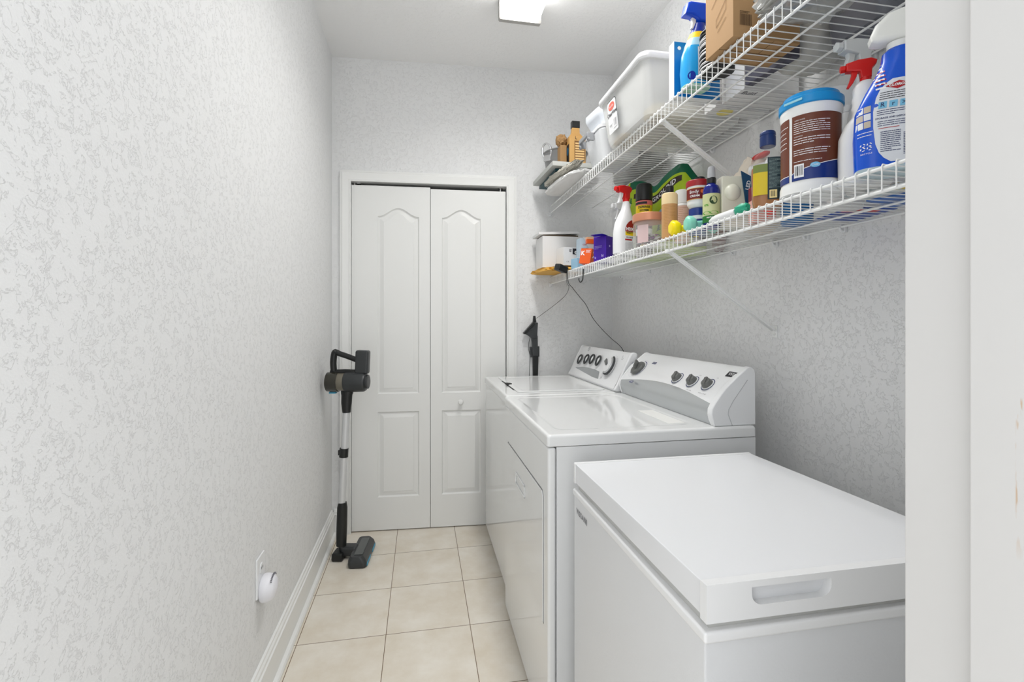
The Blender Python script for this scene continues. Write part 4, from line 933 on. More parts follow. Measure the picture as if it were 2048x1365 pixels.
f1_ = flat_fn((0, -.0345, 0), (1, 0, 0), (0, 0, 1)); mb.add([f1_(-.006+.005*math.cos(2*PI*i/14), .075+.005*math.sin(2*PI*i/14)) for i in range(14)], [tuple(range(14))])
P('printing', mb, t, local=True)
t = thing('carton', 'small orange carton tipped by the violet box', 'carton', (.812, 2.26, Z1+.008), .55, rot=(.10, .12, .75))
P('carton', MB(OR).box(-.032, .032, -.030, .030, 0, .075, .001), t, local=True)
f0 = flat_fn((-.0322, 0, 0), (0, -1, 0), (0, 0, 1)); mb = MB(WPRINT).text('K', .030, fn=lambda u, v: f0(u-.016, v+.050), bold=.001).lines(f0, .0, .025, .052, .068, 3, 1, .4)
f1_ = flat_fn((0, -.0302, 0), (1, 0, 0), (0, 0, 1)); mb.text('X', .040, fn=lambda u, v: f1_(u, v+.045), bold=.002)
P('printing', mb, t, local=True)
t = thing('carton', 'pale blue and white carton stuffed with small packets', 'carton', (.905, 2.450, Z1))
PBL = mat('pale_blue_card', srgb(196, 216, 232), .45)
P('carton', MB(PBL).box(-.075, .060, -.030, .035, 0, .170, .001), t, local=True)
P('flap', MB(mat('white_card', (.78, .80, .82), .5)).prism([(-.060, .172), (.085, .172), (.060, .10), (-.02, .10)], 0, .0015, M=Matrix.Translation((0, -.033, 0)) @ Matrix(((1, 0, 0, 0), (0, 0, -1, 0), (0, 1, 0, 0), (0, 0, 0, 1)))), t, local=True)
f0 = flat_fn((0, -.0305, 0), (1, 0, 0), (0, 0, 1)); mb = MB(REDP).text('cori', .018, fn=lambda u, v: f0(u-.048, v+.135)).m(GREYINK).lines(f0, -.068, -.03, .06, .12, 6, 2, .15)
P('printing', mb, t, local=True)
t = P('packet', MB(OR).box(-.045, .045, -.012, .012, 0, .022, .002).m(mat('peach_card', srgb(235, 180, 140), .5)).box(-.045, .040, -.010, .014, .022, .034, .002), local=True, loc=(.885, 2.355, Z1+.128), rotz=.05, label='flat orange packet lying over the violet box, against the pale blue carton', cat='packet')
t = P('carton', MB(mat('sky_card', srgb(150, 190, 215), .45)).box(-.034, .034, -.03, .03, 0, .052, .001).m(mat('white_card', (0, 0, 0))).box(-.030, .030, -.026, .026, .052, .054), local=True, loc=(.812, 2.375, Z1), rotz=.25, label='small pale blue tray box beside the black charger at the shelf lip', cat='carton')
t = thing('carton', 'small white gadget carton with black picture in front of the big white box', 'carton', (.812, 2.560, Z1+.033), .15)
WC = cardboard('white_carton', (.78, .78, .78), .5)
P('carton', MB(WC).box(-.055, .055, -.045, .045, 0, .100, .001), t, local=True)
f0 = flat_fn((0, -.0455, 0), (1, 0, 0), (0, 0, 1)); mb = MB(INK).quad(f0, .000, .038, .062, .094, 1, 1); mb.m(WPRINT).text('o', .03, fn=lambda u, v: f0(u+.02, v+.075, 1), bold=.002).m(INK).text('C E', .010, fn=lambda u, v: f0(u-.03, v+.02)); mb.lines(f0, -.02, -.006, .074, .09, 5, 2, .5)
P('printing', mb, t, local=True)
t = thing('carton', 'large white cardboard box with lid ajar at the far end of the lower shelf', 'carton', (.785, 2.715, Z1+.033))
P('carton', MB(WC).box(-.105, .115, -.08, .08, 0, .180, .001), t, local=True)
P('inside', MB(mat('brown_inside', (.12, .09, .06), .8)).box(-.098, .108, -.074, .074, .180, .189), t, local=True)
P('lid', MB(WC).prism([(-.118, -.084), (.12, -.084), (.12, .078), (-.118, .078)], .192, .206, .001, M=Matrix.Rotation(-.05, 4, 'Y')), t, local=True)
# padded envelope
mb = MB(CRINK('kraft_yellow', srgb(226, 172, 72), .6)).blob(.112, .16, .012, .22, 3, 3, .35, 40, 10)
P('padded_envelope', mb, local=True, loc=(.770, 2.655, Z1+.0145), rotz=.1, label='mustard padded envelope under the white boxes, poking over the shelf lip', cat='envelope')
# charger and cords
t = thing('power_adapter', 'black charger block hanging over the lower shelf lip with thin cords', 'charger', (.755, 2.44, Z1))
P('adapter', MB(BLACK).box(-.034, .030, -.022, .022, -.020, .016, .006, 3, Matrix.Translation((.738, 2.455, Z1+.010)) @ Matrix.Rotation(.3, 4, 'Y') @ Matrix.Rotation(.4, 4, 'Z')), t)
def curve(pts, n=8):
    pts = [Vector(p) for p in pts]; out = []
    for i in range(len(pts)-1):
        a = pts[max(i-1, 0)]; b = pts[i]; c = pts[i+1]; d = pts[min(i+2, len(pts)-1)]
        for k in range(n):
            s = k/n; out.append(.5*((2*b)+(c-a)*s+(2*a-5*b+4*c-d)*s*s+(3*b-a-3*c+d)*s**3))
    out.append(pts[-1]); return out
s0 = Vector((.764, 2.452, Z1-.012))
c1 = [s0, atx(1134, 566, .762), atx(1138, 575, .762), hit(1130, 592, (.72, 2.6, 0), (0, 1, 0)), hit(1107, 612, (.7, 2.7, 0), (0, 1, 0)), hit(1073, 637, (.7, 2.775, 0), (0, 1, 0))]
P('charging_cord', MB(BLACK).tube(curve(c1), .0013, 6), loc=c1[1], label='thin black cord running down left from the shelf to the wall dock', cat='cord')
c2 = [s0+Vector((.004, .002, 0)), atx(1137, 566, .768), atx(1145, 576, .79), atx(1160, 595, .85), atx(1172, 610, .89), atx(1186, 637, .95), atx(1205, 660, 1.02), atx(1222, 677, 1.07), atx(1246, 701, 1.12), Vector((1.13, 2.50, .95))]
P('charging_cord', MB(BLACK).tube(curve(c2), .0016, 6), loc=c2[1], label='black cord running down right from the shelf behind the washer console', cat='cord')
# black hook
q = [atx(1167, 538, .772), atx(1166, 552, .771), atx(1165, 560, .770), atx(1161, 565, .769), atx(1158, 561, .768), atx(1158, 557, .768)]
P('hook', MB(BLACK).tube(curve(q, 5), .0028, 8), loc=q[0], label='small black hook hanging from the lower shelf lip near the violet box', cat='hook')
# flat papers and pouches seen through the wires
for i, (x, y, w, d, rz, c, c2_, lab) in enumerate((
        (1.075, .70, .060, .085, .1, (40, 120, 190), (230, 230, 230), 'flat blue pouch on the shelf wires nearest the jamb'),
        (1.065, .87, .060, .062, .3, (60, 110, 185), (185, 30, 35), 'mid blue pouch with dark red corner seen through the lower shelf wires'),
        (1.085, 1.035, .058, .070, -.2, (40, 80, 165), (200, 40, 45), 'navy and red leaflet seen through the lower shelf wires'),
        (.95, .835, .032, .06, .2, (200, 210, 212), (220, 190, 40), 'pale pouch with yellow corner under the tub side'),
        )):
    a_ = mat('pouch_%d' % i, srgb(*c), .4); b_ = mat('pouch_edge_%d' % i, srgb(*c2_), .4)
    P('flat_pouch', MB(a_).box(-w, w, -d, d, 0, .004, .001).m(b_).box(-w*.96, -w*.3, -d*.97, -d*.2, .0001, .0046).box(-w*.97, w*.5, -d*.9, -d*.5, -.0003, .002), local=True, loc=(x, y, Z1+.0004), rotz=rz, label=lab, cat='pouch')
# ================= UPPER SHELF GOODS =================
Z2 = D2+.0012
# clear storage bin
t = thing('storage_bin', 'large clear plastic storage bin with white lid on the upper shelf', 'storage bin', (.93, 1.70, Z2))
BIN = mat('cloudy_bin', (.92, .93, .92), .25, alpha=.42)
x0, x1, y0, y1, h = .752, 1.125, 1.505, 1.865, .188
def binring(x0, x1, y0, y1, r, z): return rr2(x0, x1, y0, y1, r, z)
mb = MB(BIN)
W_ = .0022
mb.loft([binring(x0+.02, x1-.02, y0+.02, y1-.02, .03, Z2), binring(x0+.006, x1-.006, y0+.006, y1-.006, .03, Z2+.006), binring(x0, x1, y0, y1, .03, Z2+.03), binring(x0-.018, x1+.010, y0-.010, y1+.025, .03, Z2+h)], True, False)
mb.loft([binring(x0-.018+W_, x1+.010-W_, y0-.010+W_, y1+.025-W_, .028, Z2+h), binring(x0+W_, x1-W_, y0+W_, y1-W_, .028, Z2+.03), binring(x0+.008, x1-.008, y0+.008, y1-.008, .028, Z2+.008)], False, True)
P('bin', mb, t)
zt = Z2+h
P('lid', MB(WHITEP).loft([binring(x0-.026, x1+.016, y0-.018, y1+.033, .035, zt-.004), binring(x0-.030, x1+.018, y0-.022, y1+.037, .038, zt+.002), binring(x0-.030, x1+.018, y0-.022, y1+.037, .038, zt+.012), binring(x0-.024, x1+.014, y0-.016, y1+.031, .035, zt+.020), binring(x0-.006, x1-.004, y0+.002, y1+.013, .03, zt+.022)]), t)
fS = flat_fn((x0-.0105, 0, Z2), (0, -1, 0), (-.11, 0, 1), .002)
yc = 1.745
mb = MB(mat('clear_label', (.82, .83, .84), .4)); 
def rrect(fn, cu, cv, w, h, r, k=0):
    o = []
    for sx_, sy_, a0_ in ((1, 1, 0), (-1, 1, PI/2), (-1, -1, PI), (1, -1, 1.5*PI)):
        for i in range(6): a = a0_+PI/2*i/5; o.append(fn(cu+sx_*(w/2-r)+r*math.cos(a), cv+sy_*(h/2-r)+r*math.sin(a), k))
    return o
U = lambda y: -y
mb.m(INK).add(rrect(fS, U(yc), .108, .086, .092, .014), [tuple(range(24))]).m(mat('clear_label', (0, 0, 0))).add(rrect(fS, U(yc), .108, .080, .086, .012, 2), [tuple(range(24))]).add(rrect(fS, U(yc), .064, .086, .064, .006, 1), [tuple(range(24))])
mb.m(mat('coral_print', srgb(225, 110, 95), .5)).add([fS(U(yc)+.028*math.cos(2*PI*i/24), .130+.0145*math.sin(2*PI*i/24), 4) for i in range(24)], [tuple(range(24))])
mb.m(WPRINT).text('Sterilite', .013, fn=lambda u, v: fS(U(yc)+u, .130+v, 6)).m(INK).text('ClearView', .020, fn=lambda u, v: fS(U(yc)+u, .103+v, 5), bold=.0004)
mb.text('27 Qt', .008, fn=lambda u, v: fS(U(yc)-.02+u, .060+v, 5)); mb.barcode(lambda u, v, k=0: fS(u, v, 4+k), U(yc)+.004, U(yc)+.036, .045, .082, WPRINT, GREYINK, 2)
P('label', mb, t)
for i, (m_, bx_, by_, bz_, sx_, sy_, sz_) in enumerate(((mat('manila', srgb(216, 196, 150), .7),   .90, 1.585, .040, .11, .055, .026), (mat('beige_cloth', srgb(196, 186, 168), .8), .96, 1.755, .035, .12, .070, .022), (mat('lavender_cloth', srgb(190, 186, 206), .8), .98, 1.68, .100, .10, .10, .02), (mat('ochre_cloth', srgb(190, 160, 100), .8), .800, 1.80, .025, .028, .05, .014))):
    P('packed_cloth' if i else 'padded_mailer', MB(m_).blob(sx_, sy_, sz_, .12, 3, i, .5, 30, 16, M=Matrix.Translation((bx_, by_, Z2+bz_))), label=('folded beige cloth packed in the clear bin', 'manila padded mailer inside the clear bin at its near end', 'lavender grey cloth on top inside the clear bin', 'ochre cloth in the far bottom corner of the clear bin')[{0: 1, 1: 0, 2: 2, 3: 3}[i]], cat='cloth' if i else 'mailer', loc=(bx_, by_, Z2+bz_-sz_))
# white and blue product box
t = thing('carton', 'white box with bright blue front panel against the clear bin', 'carton', (.865, 1.398, Z2))
P('carton', MB(cardboard('bright_card', (.82, .83, .84), .4)).box(-.088, .072, -.026, .004, 0, .172, .001), t, local=True)
f0 = flat_fn((0, -.0262, 0), (1, 0, 0), (0, 0, 1)); mb = MB(mat('front_blue', srgb(10, 120, 190), .4)).quad(f0, -.087, .071, .001, .171)
mb.m(WPRINT).add([f0(-.070+.006*math.cos(2*PI*i/16), .152+.006*math.sin(2*PI*i/16), 1) for i in range(16)], [tuple(range(16))])
P('front_panel', mb, t, local=True)
# blue spray bottle
t = thing('spray_bottle', 'tall light blue spray bottle with royal blue head on the upper shelf', 'spray bottle', (.822, 1.325, Z2), PI)
sec = [(0, .036, .024, 0, 0, 3), (.004, .042, .028, 0, 0, 3), (.05, .046, .030, 0, 0, 2.8), (.10, .043, .029, 0, 0, 2.6), (.135, .034, .025, -.002, 0, 2.4), (.165, .025, .021, -.006, 0, 2.1), (.185, .021, .018, -.010, 0, 2), (.20, .018, .016, -.012, 0, 2)]
SKY = mat('sky_bottle', srgb(40, 160, 225), .2)
def cut(sec, a, b):
    def at(z):
        for p, q in zip(sec, sec[1:]):
            if p[0] <= z <= q[0]:
                k = (z-p[0])/(q[0]-p[0]); return tuple(p[i]+(q[i]-p[i])*k for i in range(6))
        return sec[-1]
    return [at(a)]+[q for q in sec if a < q[0] < b]+[at(b)]
P('bottle', MB(mat('mint_base', srgb(165, 205, 185), .35)).secs(cut(sec, 0, .008), 44, cap1=False).m(SKY).secs(cut(sec, .008, .125), 44, cap0=False, cap1=False).m(mat('ice_blue', srgb(170, 215, 240), .25)).secs(cut(sec, .125, .150), 44, cap0=False, cap1=False).m(YP).secs(cut(sec, .150, .170), 44, cap0=False, cap1=False).m(BLUED).secs(cut(sec, .170, .20), 44, cap0=False), t, local=True)
fo = on_secs(sec, side=1); mb = MB(LBL).quad(fo, -.010, .036, .02, .118, 8, 6); mb.m(mat('soft_blue_print', srgb(90, 140, 200), .5)).lines(lambda u, v, k=0: fo(u, v, 1), -.004, .032, .03, .10, 14, 4, .35)
mb.m(BLUED).add([fo(-.028+.011*math.cos(2*PI*i/14), .030+.013*math.sin(2*PI*i/14), 1) for i in range(14)], [tuple(range(14))])
P('label', mb, t, local=True)
hd = P('spray_head', MB(mat('royal_blue', srgb(0, 70, 205), .25)).prism([(-.020, .004), (.010, .002), (.020, .012), (.034, .020), (.060, .022), (.052, .056), (.040, .062), (-.010, .062), (-.026, .050), (-.030, .020)], -.017, .017, .008, 3, XZl(-.018, .200)), t, local=True)
P('trigger', MB(WHITEP).prism([(.018, .020), (.032, .018), (.030, .000), (.034, -.014), (.028, -.016), (.020, -.002)], -.006, .006, .002, 2, XZl(-.018, .200)), hd, local=True)
# coil of black and white cord wrapped in film
cx_, cy_ = .828, 1.225
t = thing('cord_spool', 'spool of black and white striped cord beside the cardboard box', 'spool', (cx_, cy_, Z2))
mb = MB(CHAR).lathe([(.040, 0), (.046, .004), (.046, .012)], 36)
P('spool_base', mb, t, local=True)
rn = random.Random(3); mb = MB(CHAR).lathe([(.042, .012), (.044, .115), (.030, .118)], 36)
for i in range(22):
    z = .016+i*.0046; mb.m(CHAR if i % 2 else mat('white_cord', (.75, .75, .76), .4))
    tl = rn.uniform(-.06, .06); ph = rn.uniform(0, 6)
    mb.tube([(.0455*math.cos(a), .0455*math.sin(a), z+.03*tl*math.cos(a+ph)*4) for a in [2*PI*k/28 for k in range(28)]], .0022, 6, closed=True)
P('wound_cord', mb, t, local=True)
# cardboard box
KR = cardboard('kraft_card', srgb(176, 140, 98)); KRL = KR
t = thing('carton', 'tall brown cardboard box with barcode at the front of the upper shelf', 'carton', (.851, 1.112, Z2))
P('carton', MB(KR).box(-.095, .095, -.058, .058, 0, .27, .0015), t, local=True)
mb = MB(mat('kraft_flap_line', srgb(96, 70, 44), .8)); mb.box(-.094, .094, -.0006, .0006, -.0004, .0002).box(.02, .0212, -.057, 0, -.0004, .0002)
P('flap_seam', mb, t, local=True)
f0 = flat_fn((0, -.0584, 0), (1, 0, 0), (0, 0, 1)); mb = MB(mat('kraft_ink', srgb(74, 52, 34), .7)); rn = random.Random(2)
u = -.077
while u < -.045: w_ = rn.choice([.0006, .0012]); mb.quad(f0, u, u+w_, .030, .058); u += w_+rn.choice([.0007, .0012])
mb.lines(f0, -.077, -.05, .059, .066, 2, 1, .4)
P('printing', mb, t, local=True)
f0 = flat_fn((-.0954, 0, 0), (0, -1, 0), (0, 0, 1)); mb = MB(mat('kraft_ink_light', srgb(150, 125, 98), .7))
for (a, b), (c_, d_) in (((-.03, .12), (.04, .17)), ((-.01, .08), (.03, .11)), ((-.01, .06), (.03, .085)), ((-.01, .08), (-.01, .06)), ((.03, .11), (.03, .085)), ((-.005, .045), (.03, .065))):
    p_, q_ = f0(a, b), f0(c_, d_); mb.tube([p_, q_], .0004, 4)
P('crease_marks', mb, t, local=True)
# wrapped platter pack
FOIL = mat('crinkled_foil', (.55, .55, .53), .2, metal=.6, bump=(30, 1.0))
P('foil_pack', MB(FOIL).blob(.105, .100, .034, .18, 4, 2, .55, 56, 24), local=True, loc=(.862, .915, Z2+.038), rotz=-.15, label='crinkled clear and silver plastic pack nearest the doorway on the upper shelf', cat='package')
P('white_carton', MB(WHITEP).box(-.05, .05, -.04, .04, 0, .20, .002), local=True, loc=(.885, .950, Z2+.092), rotz=.0, label='white carton standing on the crinkled silver pack', cat='carton')
# things against the wall
P('storage_basket', MB(mat('slate_plastic', srgb(120, 122, 130), .45)).loft([rr2(-.05, .05, -.075, .075, .02, 0), rr2(-.06, .06, -.085, .085, .02, .13)]), local=True, loc=(1.085, .985, Z2), label='grey plastic basket against the wall on the upper shelf', cat='basket')
t = thing('canister', 'white canister on the upper shelf against the wall, nearest the doorway', 'canister', (1.090, .815, Z2))
P('canister', MB(CW).lathe([(.045, 0), (.052, .004), (.052, .16)], 36), t, local=True)
P('lid', MB(WHITEP).lathe([(.054, .158), (.054, .18), (.003, .181)], 36), t, local=True)
P('laundry_sack', MB(CRINK('grey_white_cloth', srgb(205, 205, 200), .8)).blob(.080, .085, .070, .10, 2.2, 8, .75, 44, 26), local=True, loc=(1.075, 1.165, Z2+.072), label='lumpy off-white cloth sack against the wall behind the cardboard box', cat='sack')
P('slate_folder', MB(mat('slate_blue', srgb(84, 84, 98), .5)).box(-.012, .012, -.085, .085, 0, .14, .003), local=True, loc=(.973, 1.19, Z2), rotz=.10, label='dark slate box file between the cardboard box and the cloth sack', cat='box file')
t = thing('carton', 'white carton with grey lettering underneath, behind the blue-fronted box', 'carton', (1.055, 1.34, Z2))
P('carton', MB(WC).box(-.095, .095, -.055, .055, 0, .12, .001), t, local=True)
fu = flat_fn((0, 0, -.0004), (1, 0, 0), (0, -1, 0), .0003)
P('lettering', MB(GREYINK).text('fluid', .028, fn=lambda u, v: fu(u-.06, v+.03), bold=.0005), t, local=True)
t = thing('carton', 'white box with pale yellow disc on its base beside the clear bin', 'carton', (1.045, 1.445, Z2))
P('carton', MB(WC).box(-.095, .105, -.032, .032, 0, .10, .001), t, local=True)
fu = flat_fn((0, 0, -.0004), (1, 0, 0), (0, -1, 0), .0003)
P('yellow_disc', MB(mat('pale_yellow', srgb(232, 218, 130), .5)).add([fu(-.04+.026*math.cos(2*PI*i/24), .0+.026*math.sin(2*PI*i/24)) for i in range(24)], [tuple(range(24))]), t, local=True)

# ---- far end ----
# lidded white caddy with grey bail
t = thing('plastic_caddy', 'translucent white caddy with grey clip handle beyond the clear bin', 'caddy', (.86, 2.07, Z2))
MILK = mat('milky_shell', (.82, .84, .86), .3, trans=.15)
def rr3(x0, x1, y0, y1, r, z): return [Vector((a, b, c)) for a, b, c in rr2(x0, x1, y0, y1, r, z)]
P('tub', MB(MILK).loft([rr3(.795, .94, 1.975, 2.135, .03, Z2), rr3(.786, .95, 1.965, 2.142, .03, Z2+.006), rr3(.762, .965, 1.945, 2.165, .035, Z2+.130), rr3(.765, .962, 1.948, 2.162, .035, Z2+.138)]), t)
ld = P('lid', MB(mat('white_lid', (.84, .85, .87), .25)).loft([rr3(.759, .968, 1.942, 2.168, .04, Z2+.138), rr3(.757, .970, 1.940, 2.170, .04, Z2+.150), rr3(.785, .94, 1.96, 2.150, .04, Z2+.162)]), t)
CG = mat('clip_grey', srgb(140, 142, 145), .4)
hy0, hy1 = 2.03, 2.145
mb = MB(CG).box(.728, .740, hy0, hy1, Z2+.122, Z2+.142, .003)
for y_ in (hy0+.004, hy1-.004): mb.box(.730, .762, y_-.005, y_+.005, Z2+.104, Z2+.140, .003)
P('clip_handle', mb, t)
for y_ in (hy0+.004, hy1-.004): P('hinge_pin', MB(CG).lathe([(.009, 0), (.009, .008)], 18, Matrix.Translation((.738, y_-.0055, Z2+.106)) @ Matrix.Rotation(-PI/2, 4, 'Y')).m(INK).lathe([(.004, 0), (.004, .0085)], 12, Matrix.Translation((.738, y_-.0055, Z2+.106)) @ Matrix.Rotation(-PI/2, 4, 'Y')), t)
t = P('lidded_cup', MB(mat('ice_plastic', (.80, .84, .90), .2, trans=.2)).loft([rr3(-.055, .06, -.075, .065, .03, 0), rr3(-.075, .065, -.08, .075, .03, .035), rr3(-.08, .07, -.085, .08, .03, .05), rr3(-.08, .07, -.085, .08, .03, .072), rr3(-.055, .05, -.06, .055, .03, .085)]), local=True, loc=(.835, 2.06, Z2+.1635), rotz=.1, label='translucent white food container stacked on the caddy with grey handle', cat='container')
P('shade_filler', MB(mat('shade_filler_grey', (.30, .30, .29), .9)).blob(.075, .20, .075, .12, 2.5, 5, .5, 40, 20), local=True, loc=(1.068, 2.23, Z2+.078), label='added light-blocking dark grey towels against the wall behind the white caddy', cat='filler')  # added bulk, stops light passing through the far upper wires
# white pouch and foil roll leaning at the lip
P('cloth_pouch', MB(CRINK('white_cloth', (.76, .76, .75), .7)).blob(.080, .235, .019, .13, 3, 3, .6, 50, 20), local=True, loc=(.775, 2.425, Z2+.022), rotz=.10, label='puffy white cloth pouch spilling over the far end of the upper shelf', cat='pouch')
P('crinkled_sleeve', MB(CRINK('silver_grey_film', srgb(188, 184, 172), .35)).blob(.034, .22, .017, .30, 5, 6, .8, 60, 20), local=True, loc=(.725, 2.405, Z2+.064), rotz=.12, label='crumpled silver-beige plastic sleeve on top of the white cloth pouch', cat='sleeve')
P('paper_pad', MB(WC).box(-.07, .11, -.19, .13, 0, .030, .001), local=True, loc=(.84, 2.655, Z2+.047), rotz=.0, label='white paper pad under the dark teal book at the back wall', cat='paper pad')
P('teal_book', MB(mat('teal_cover', srgb(20, 70, 78), .4)).box(-.105, .11, -.23, .125, 0, .014, .001), local=True, loc=(.80, 2.655, Z2+.0845), rotz=.0, label='dark teal book under the grey-edged board', cat='book')
P('framed_board', MB(mat('grey_frame', srgb(182, 184, 180), .45)).box(-.14, .11, -.26, .13, 0, .024, .002), local=True, loc=(.80, 2.645, Z2+.0992), rotz=.03, label='flat grey-white framed board jutting beyond the upper shelf under the pot', cat='board')
ZP = Z2+.1238
px_, py_ = .815, 2.640
t = thing('stockpot', 'grey stockpot with loop handle sitting at the far end of the upper shelf', 'pot', (px_, py_, ZP))
POT = mat('pot_grey', srgb(140, 140, 140), .35, metal=.5)
P('pot_body', MB(POT).lathe([(.090, 0), (.100, .006), (.106, .016), (.124, .120), (.129, .124), (.129, .129), (.124, .129), (.121, .12), (.100, .02), (.08, .01)], 60, cap0=True, cap1=True), t, local=True)
a = PI+.35
Mh = Matrix.Rotation(a, 4, 'Z') @ Matrix.Translation((.124, 0, .098)) @ Matrix.Rotation(.5, 4, 'Z')
mb = MB(CHROME).box(-.003, .008, -.022, .022, -.030, .004, .003, 2, Mh)
mb.tube([Mh @ Vector((.008+.012*math.sin(q_), .026*math.sin(q_*2-PI/2)*0+.028*math.cos(q_), .022+.042*math.sin(q_))) for q_ in [2*PI*k/24 for k in range(24)]], .006, 10, closed=True)
P('loop_handle', mb, t, local=True)
KY = cardboard('kraft_bag', srgb(190, 148, 88), .7)
t = thing('paper_package', 'tan printed paper package with black clip top behind the white caddy', 'package', (.815, 2.452, ZP))
P('package', MB(KY).box(-.045, .045, -.035, .035, 0, .150, .003).prism([(-.045, .150), (.045, .150), (.02, .175), (.018, .205), (-.022, .205), (-.025, .175)], -.012, .012, .002, 2, XZl(0, 0)), t, local=True)
P('black_top', MB(BLACK).box(-.024, .020, -.014, .014, .203, .240, .002), t, local=True)
f0 = flat_fn((0, -.0358, 0), (1, 0, 0), (0, 0, 1)); mb = MB(mat('kraft_brown_ink', srgb(120, 84, 46), .6))
mb.quad(f0, -.018, .040, .02, .125); mb.m(mat('kraft_tan_ink', srgb(214, 178, 120), .6))
for i in range(7): mb.quad(lambda u, v: f0(u, v, 1), -.014, .036, .026+i*.0135, .034+i*.0135)
mb.m(INK).text('L', .022, fn=lambda u, v: f0(u-.010, v+.140, 1))
P('printing', mb, t, local=True)
f0 = flat_fn((-.0455, 0, 0), (0, -1, 0), (0, 0, 1)); mb = MB(mat('dark_side_print', srgb(50, 46, 42), .5)).quad(f0, -.022, .03, .005, .11); mb.m(mat('blue_oval', srgb(60, 120, 160), .5)).add([f0(.004+.016*math.cos(2*PI*i/20), .075+.022*math.sin(2*PI*i/20), 1) for i in range(20)], [tuple(range(20))])
P('side_print', mb, t, local=True)
P('paper_bag', MB(CRINK('brown_paper', srgb(150, 116, 74), .8)).blob(.030, .030, .032, .28, 3, 9, .9, 36, 20), local=True, loc=(.742, 2.475, ZP+.141), label='crumpled brown paper bag squashed beside the tan package', cat='paper bag')
P('paper_sack', MB(cardboard('brown_sack', srgb(150, 116, 74), .8)).box(-.018, .018, -.028, .028, 0, .108, .003), local=True, loc=(.745, 2.47, ZP), label='narrow brown sack standing below the crumpled paper bag', cat='bag')

# ================= FLOOR AND WALL GOODS =================
# wall outlet and plug-in
oy, oz = 1.642, .430
t = thing('wall_outlet', 'white duplex outlet plate low on the left wall', 'outlet', (XL, oy, oz))
P('cover_plate', MB(WHITEP).box(XL, XL+.006, oy-.037, oy+.037, oz-.062, oz+.062, .002), t)
for dz_ in (.022,):
    P('socket_face', MB(WHITEP).secs([(0, .016, .014, 0, 0, 2.6), (.0025, .016, .014, 0, 0, 2.6)], 28, Matrix.Translation((XL+.006, oy, oz+dz_)) @ Matrix.Rotation(PI/2, 4, 'Y')).m(DARK).box(XL+.0085, XL+.0092, oy-.007, oy-.005, oz+dz_-.002, oz+dz_+.006).box(XL+.0085, XL+.0092, oy+.005, oy+.007, oz+dz_-.002, oz+dz_+.006), t)
t = thing('plug_in_freshener', 'round white plug-in device on the outlet of the left wall', 'plug-in', (XL+.0065, oy+.02, oz-.052))
Mp = Matrix.Translation((XL+.0065, oy+.01, oz-.048)) @ Matrix.Rotation(PI/2, 4, 'Y')
P('body', MB(mat('lilac_white', (.80, .80, .84), .35)).lathe([(.040, 0), (.0435, .006), (.043, .018), (.038, .032), (.028, .040), (.012, .044), (.002, .045)], 40, Mp), t)
mb = MB(GREYINK)
for i in range(13): a = -.75+i*.125; mb.box(.031, .037, -.0009, .0009, .0315, .0335, M=Mp @ Matrix.Rotation(a+PI, 4, 'Z') @ Matrix.Rotation(.5, 4, 'Y') @ Matrix.Translation((-.014, 0, .016)))
P('vent_slots', mb, t)

# stick vacuum, frame: x along the photo plane, z up
VM = thing('stick_vacuum', 'black cordless stick vacuum with silver tube leaning in the left corner', 'vacuum cleaner', (-.386, 2.585, 0), -YAW)
K = .002585
def vp(px, py, y=0): return Vector(((px-690)*K, y, CAMZ-(py-HY)*K))
V = lambda name, mb, par=VM, **k: P(name, mb, par, local=True, **k)
foot_z = .05
w0 = vp(681, 1010, .02); w1 = vp(692, 822, .01)
V('tube', MB(mat('satin_tube', (.66, .67, .68), .35, metal=.3)).tube([w0, w1], .0185, 20))
V('tube_clamp', MB(BLACK).tube([vp(685.5, 916, .015), vp(686.5, 898, .015)], .0225, 20).box(-.007, .007, -.008, .008, -.014, .014, .004, 2, Matrix.Translation(vp(677.5, 907, .015))))
V('lower_joint', MB(BLACK).loft([sring(0, .026, .022, seg=20), sring(.10, .0275, .024, seg=20), sring(.20, .026, .024, seg=20), sring(.225, .021, .021, seg=20)], M=Matrix.Translation(vp(680, 1095, .02)) @ Matrix.Rotation(.03, 4, 'Y')))
V('upper_neck', MB(BLACK).loft([sring(0, .021, .020, seg=20), sring(.05, .027, .022, seg=20), sring(.09, .028, .023, .002, seg=20), sring(.10, .031, .024, .003, seg=20), sring(.165, .037, .026, .008, seg=20)], M=Matrix.Translation(vp(692, 826, .01))))
# motor body, axis horizontal
zb = vp(697, 764).z; AX = lambda x: Matrix.Translation((x, 0, zb)) @ Matrix.Rotation(PI/2, 4, 'Y')
SM = mat('smoked_bin', (.030, .028, .020), .12, coat=.5); SM2 = mat('pale_filter', (.16, .145, .11), .3, coat=.5)
V('dust_bin', MB(SM).lathe([(.040, 0), (.050, .005), (.053, .045), (.052, .062)], 36, AX(vp(654, 764).x)).m(SM2).lathe([(.047, .062), (.047, .094)], 36, AX(vp(654, 764).x)))
V('motor_housing', MB(CHAR).lathe([(.048, 0), (.051, .004), (.053, .055), (.051, .098), (.045, .108), (.036, .110), (.036, .120), (.024, .124)], 36, AX(vp(690.5, 764).x)))
V('bin_latch', MB(mat('cyan_accent', srgb(60, 150, 185), .4)).box(-.022, .014, -.014, .014, -.060, -.052, .003, 2, Matrix.Translation((vp(668, 0).x, 0, zb))))
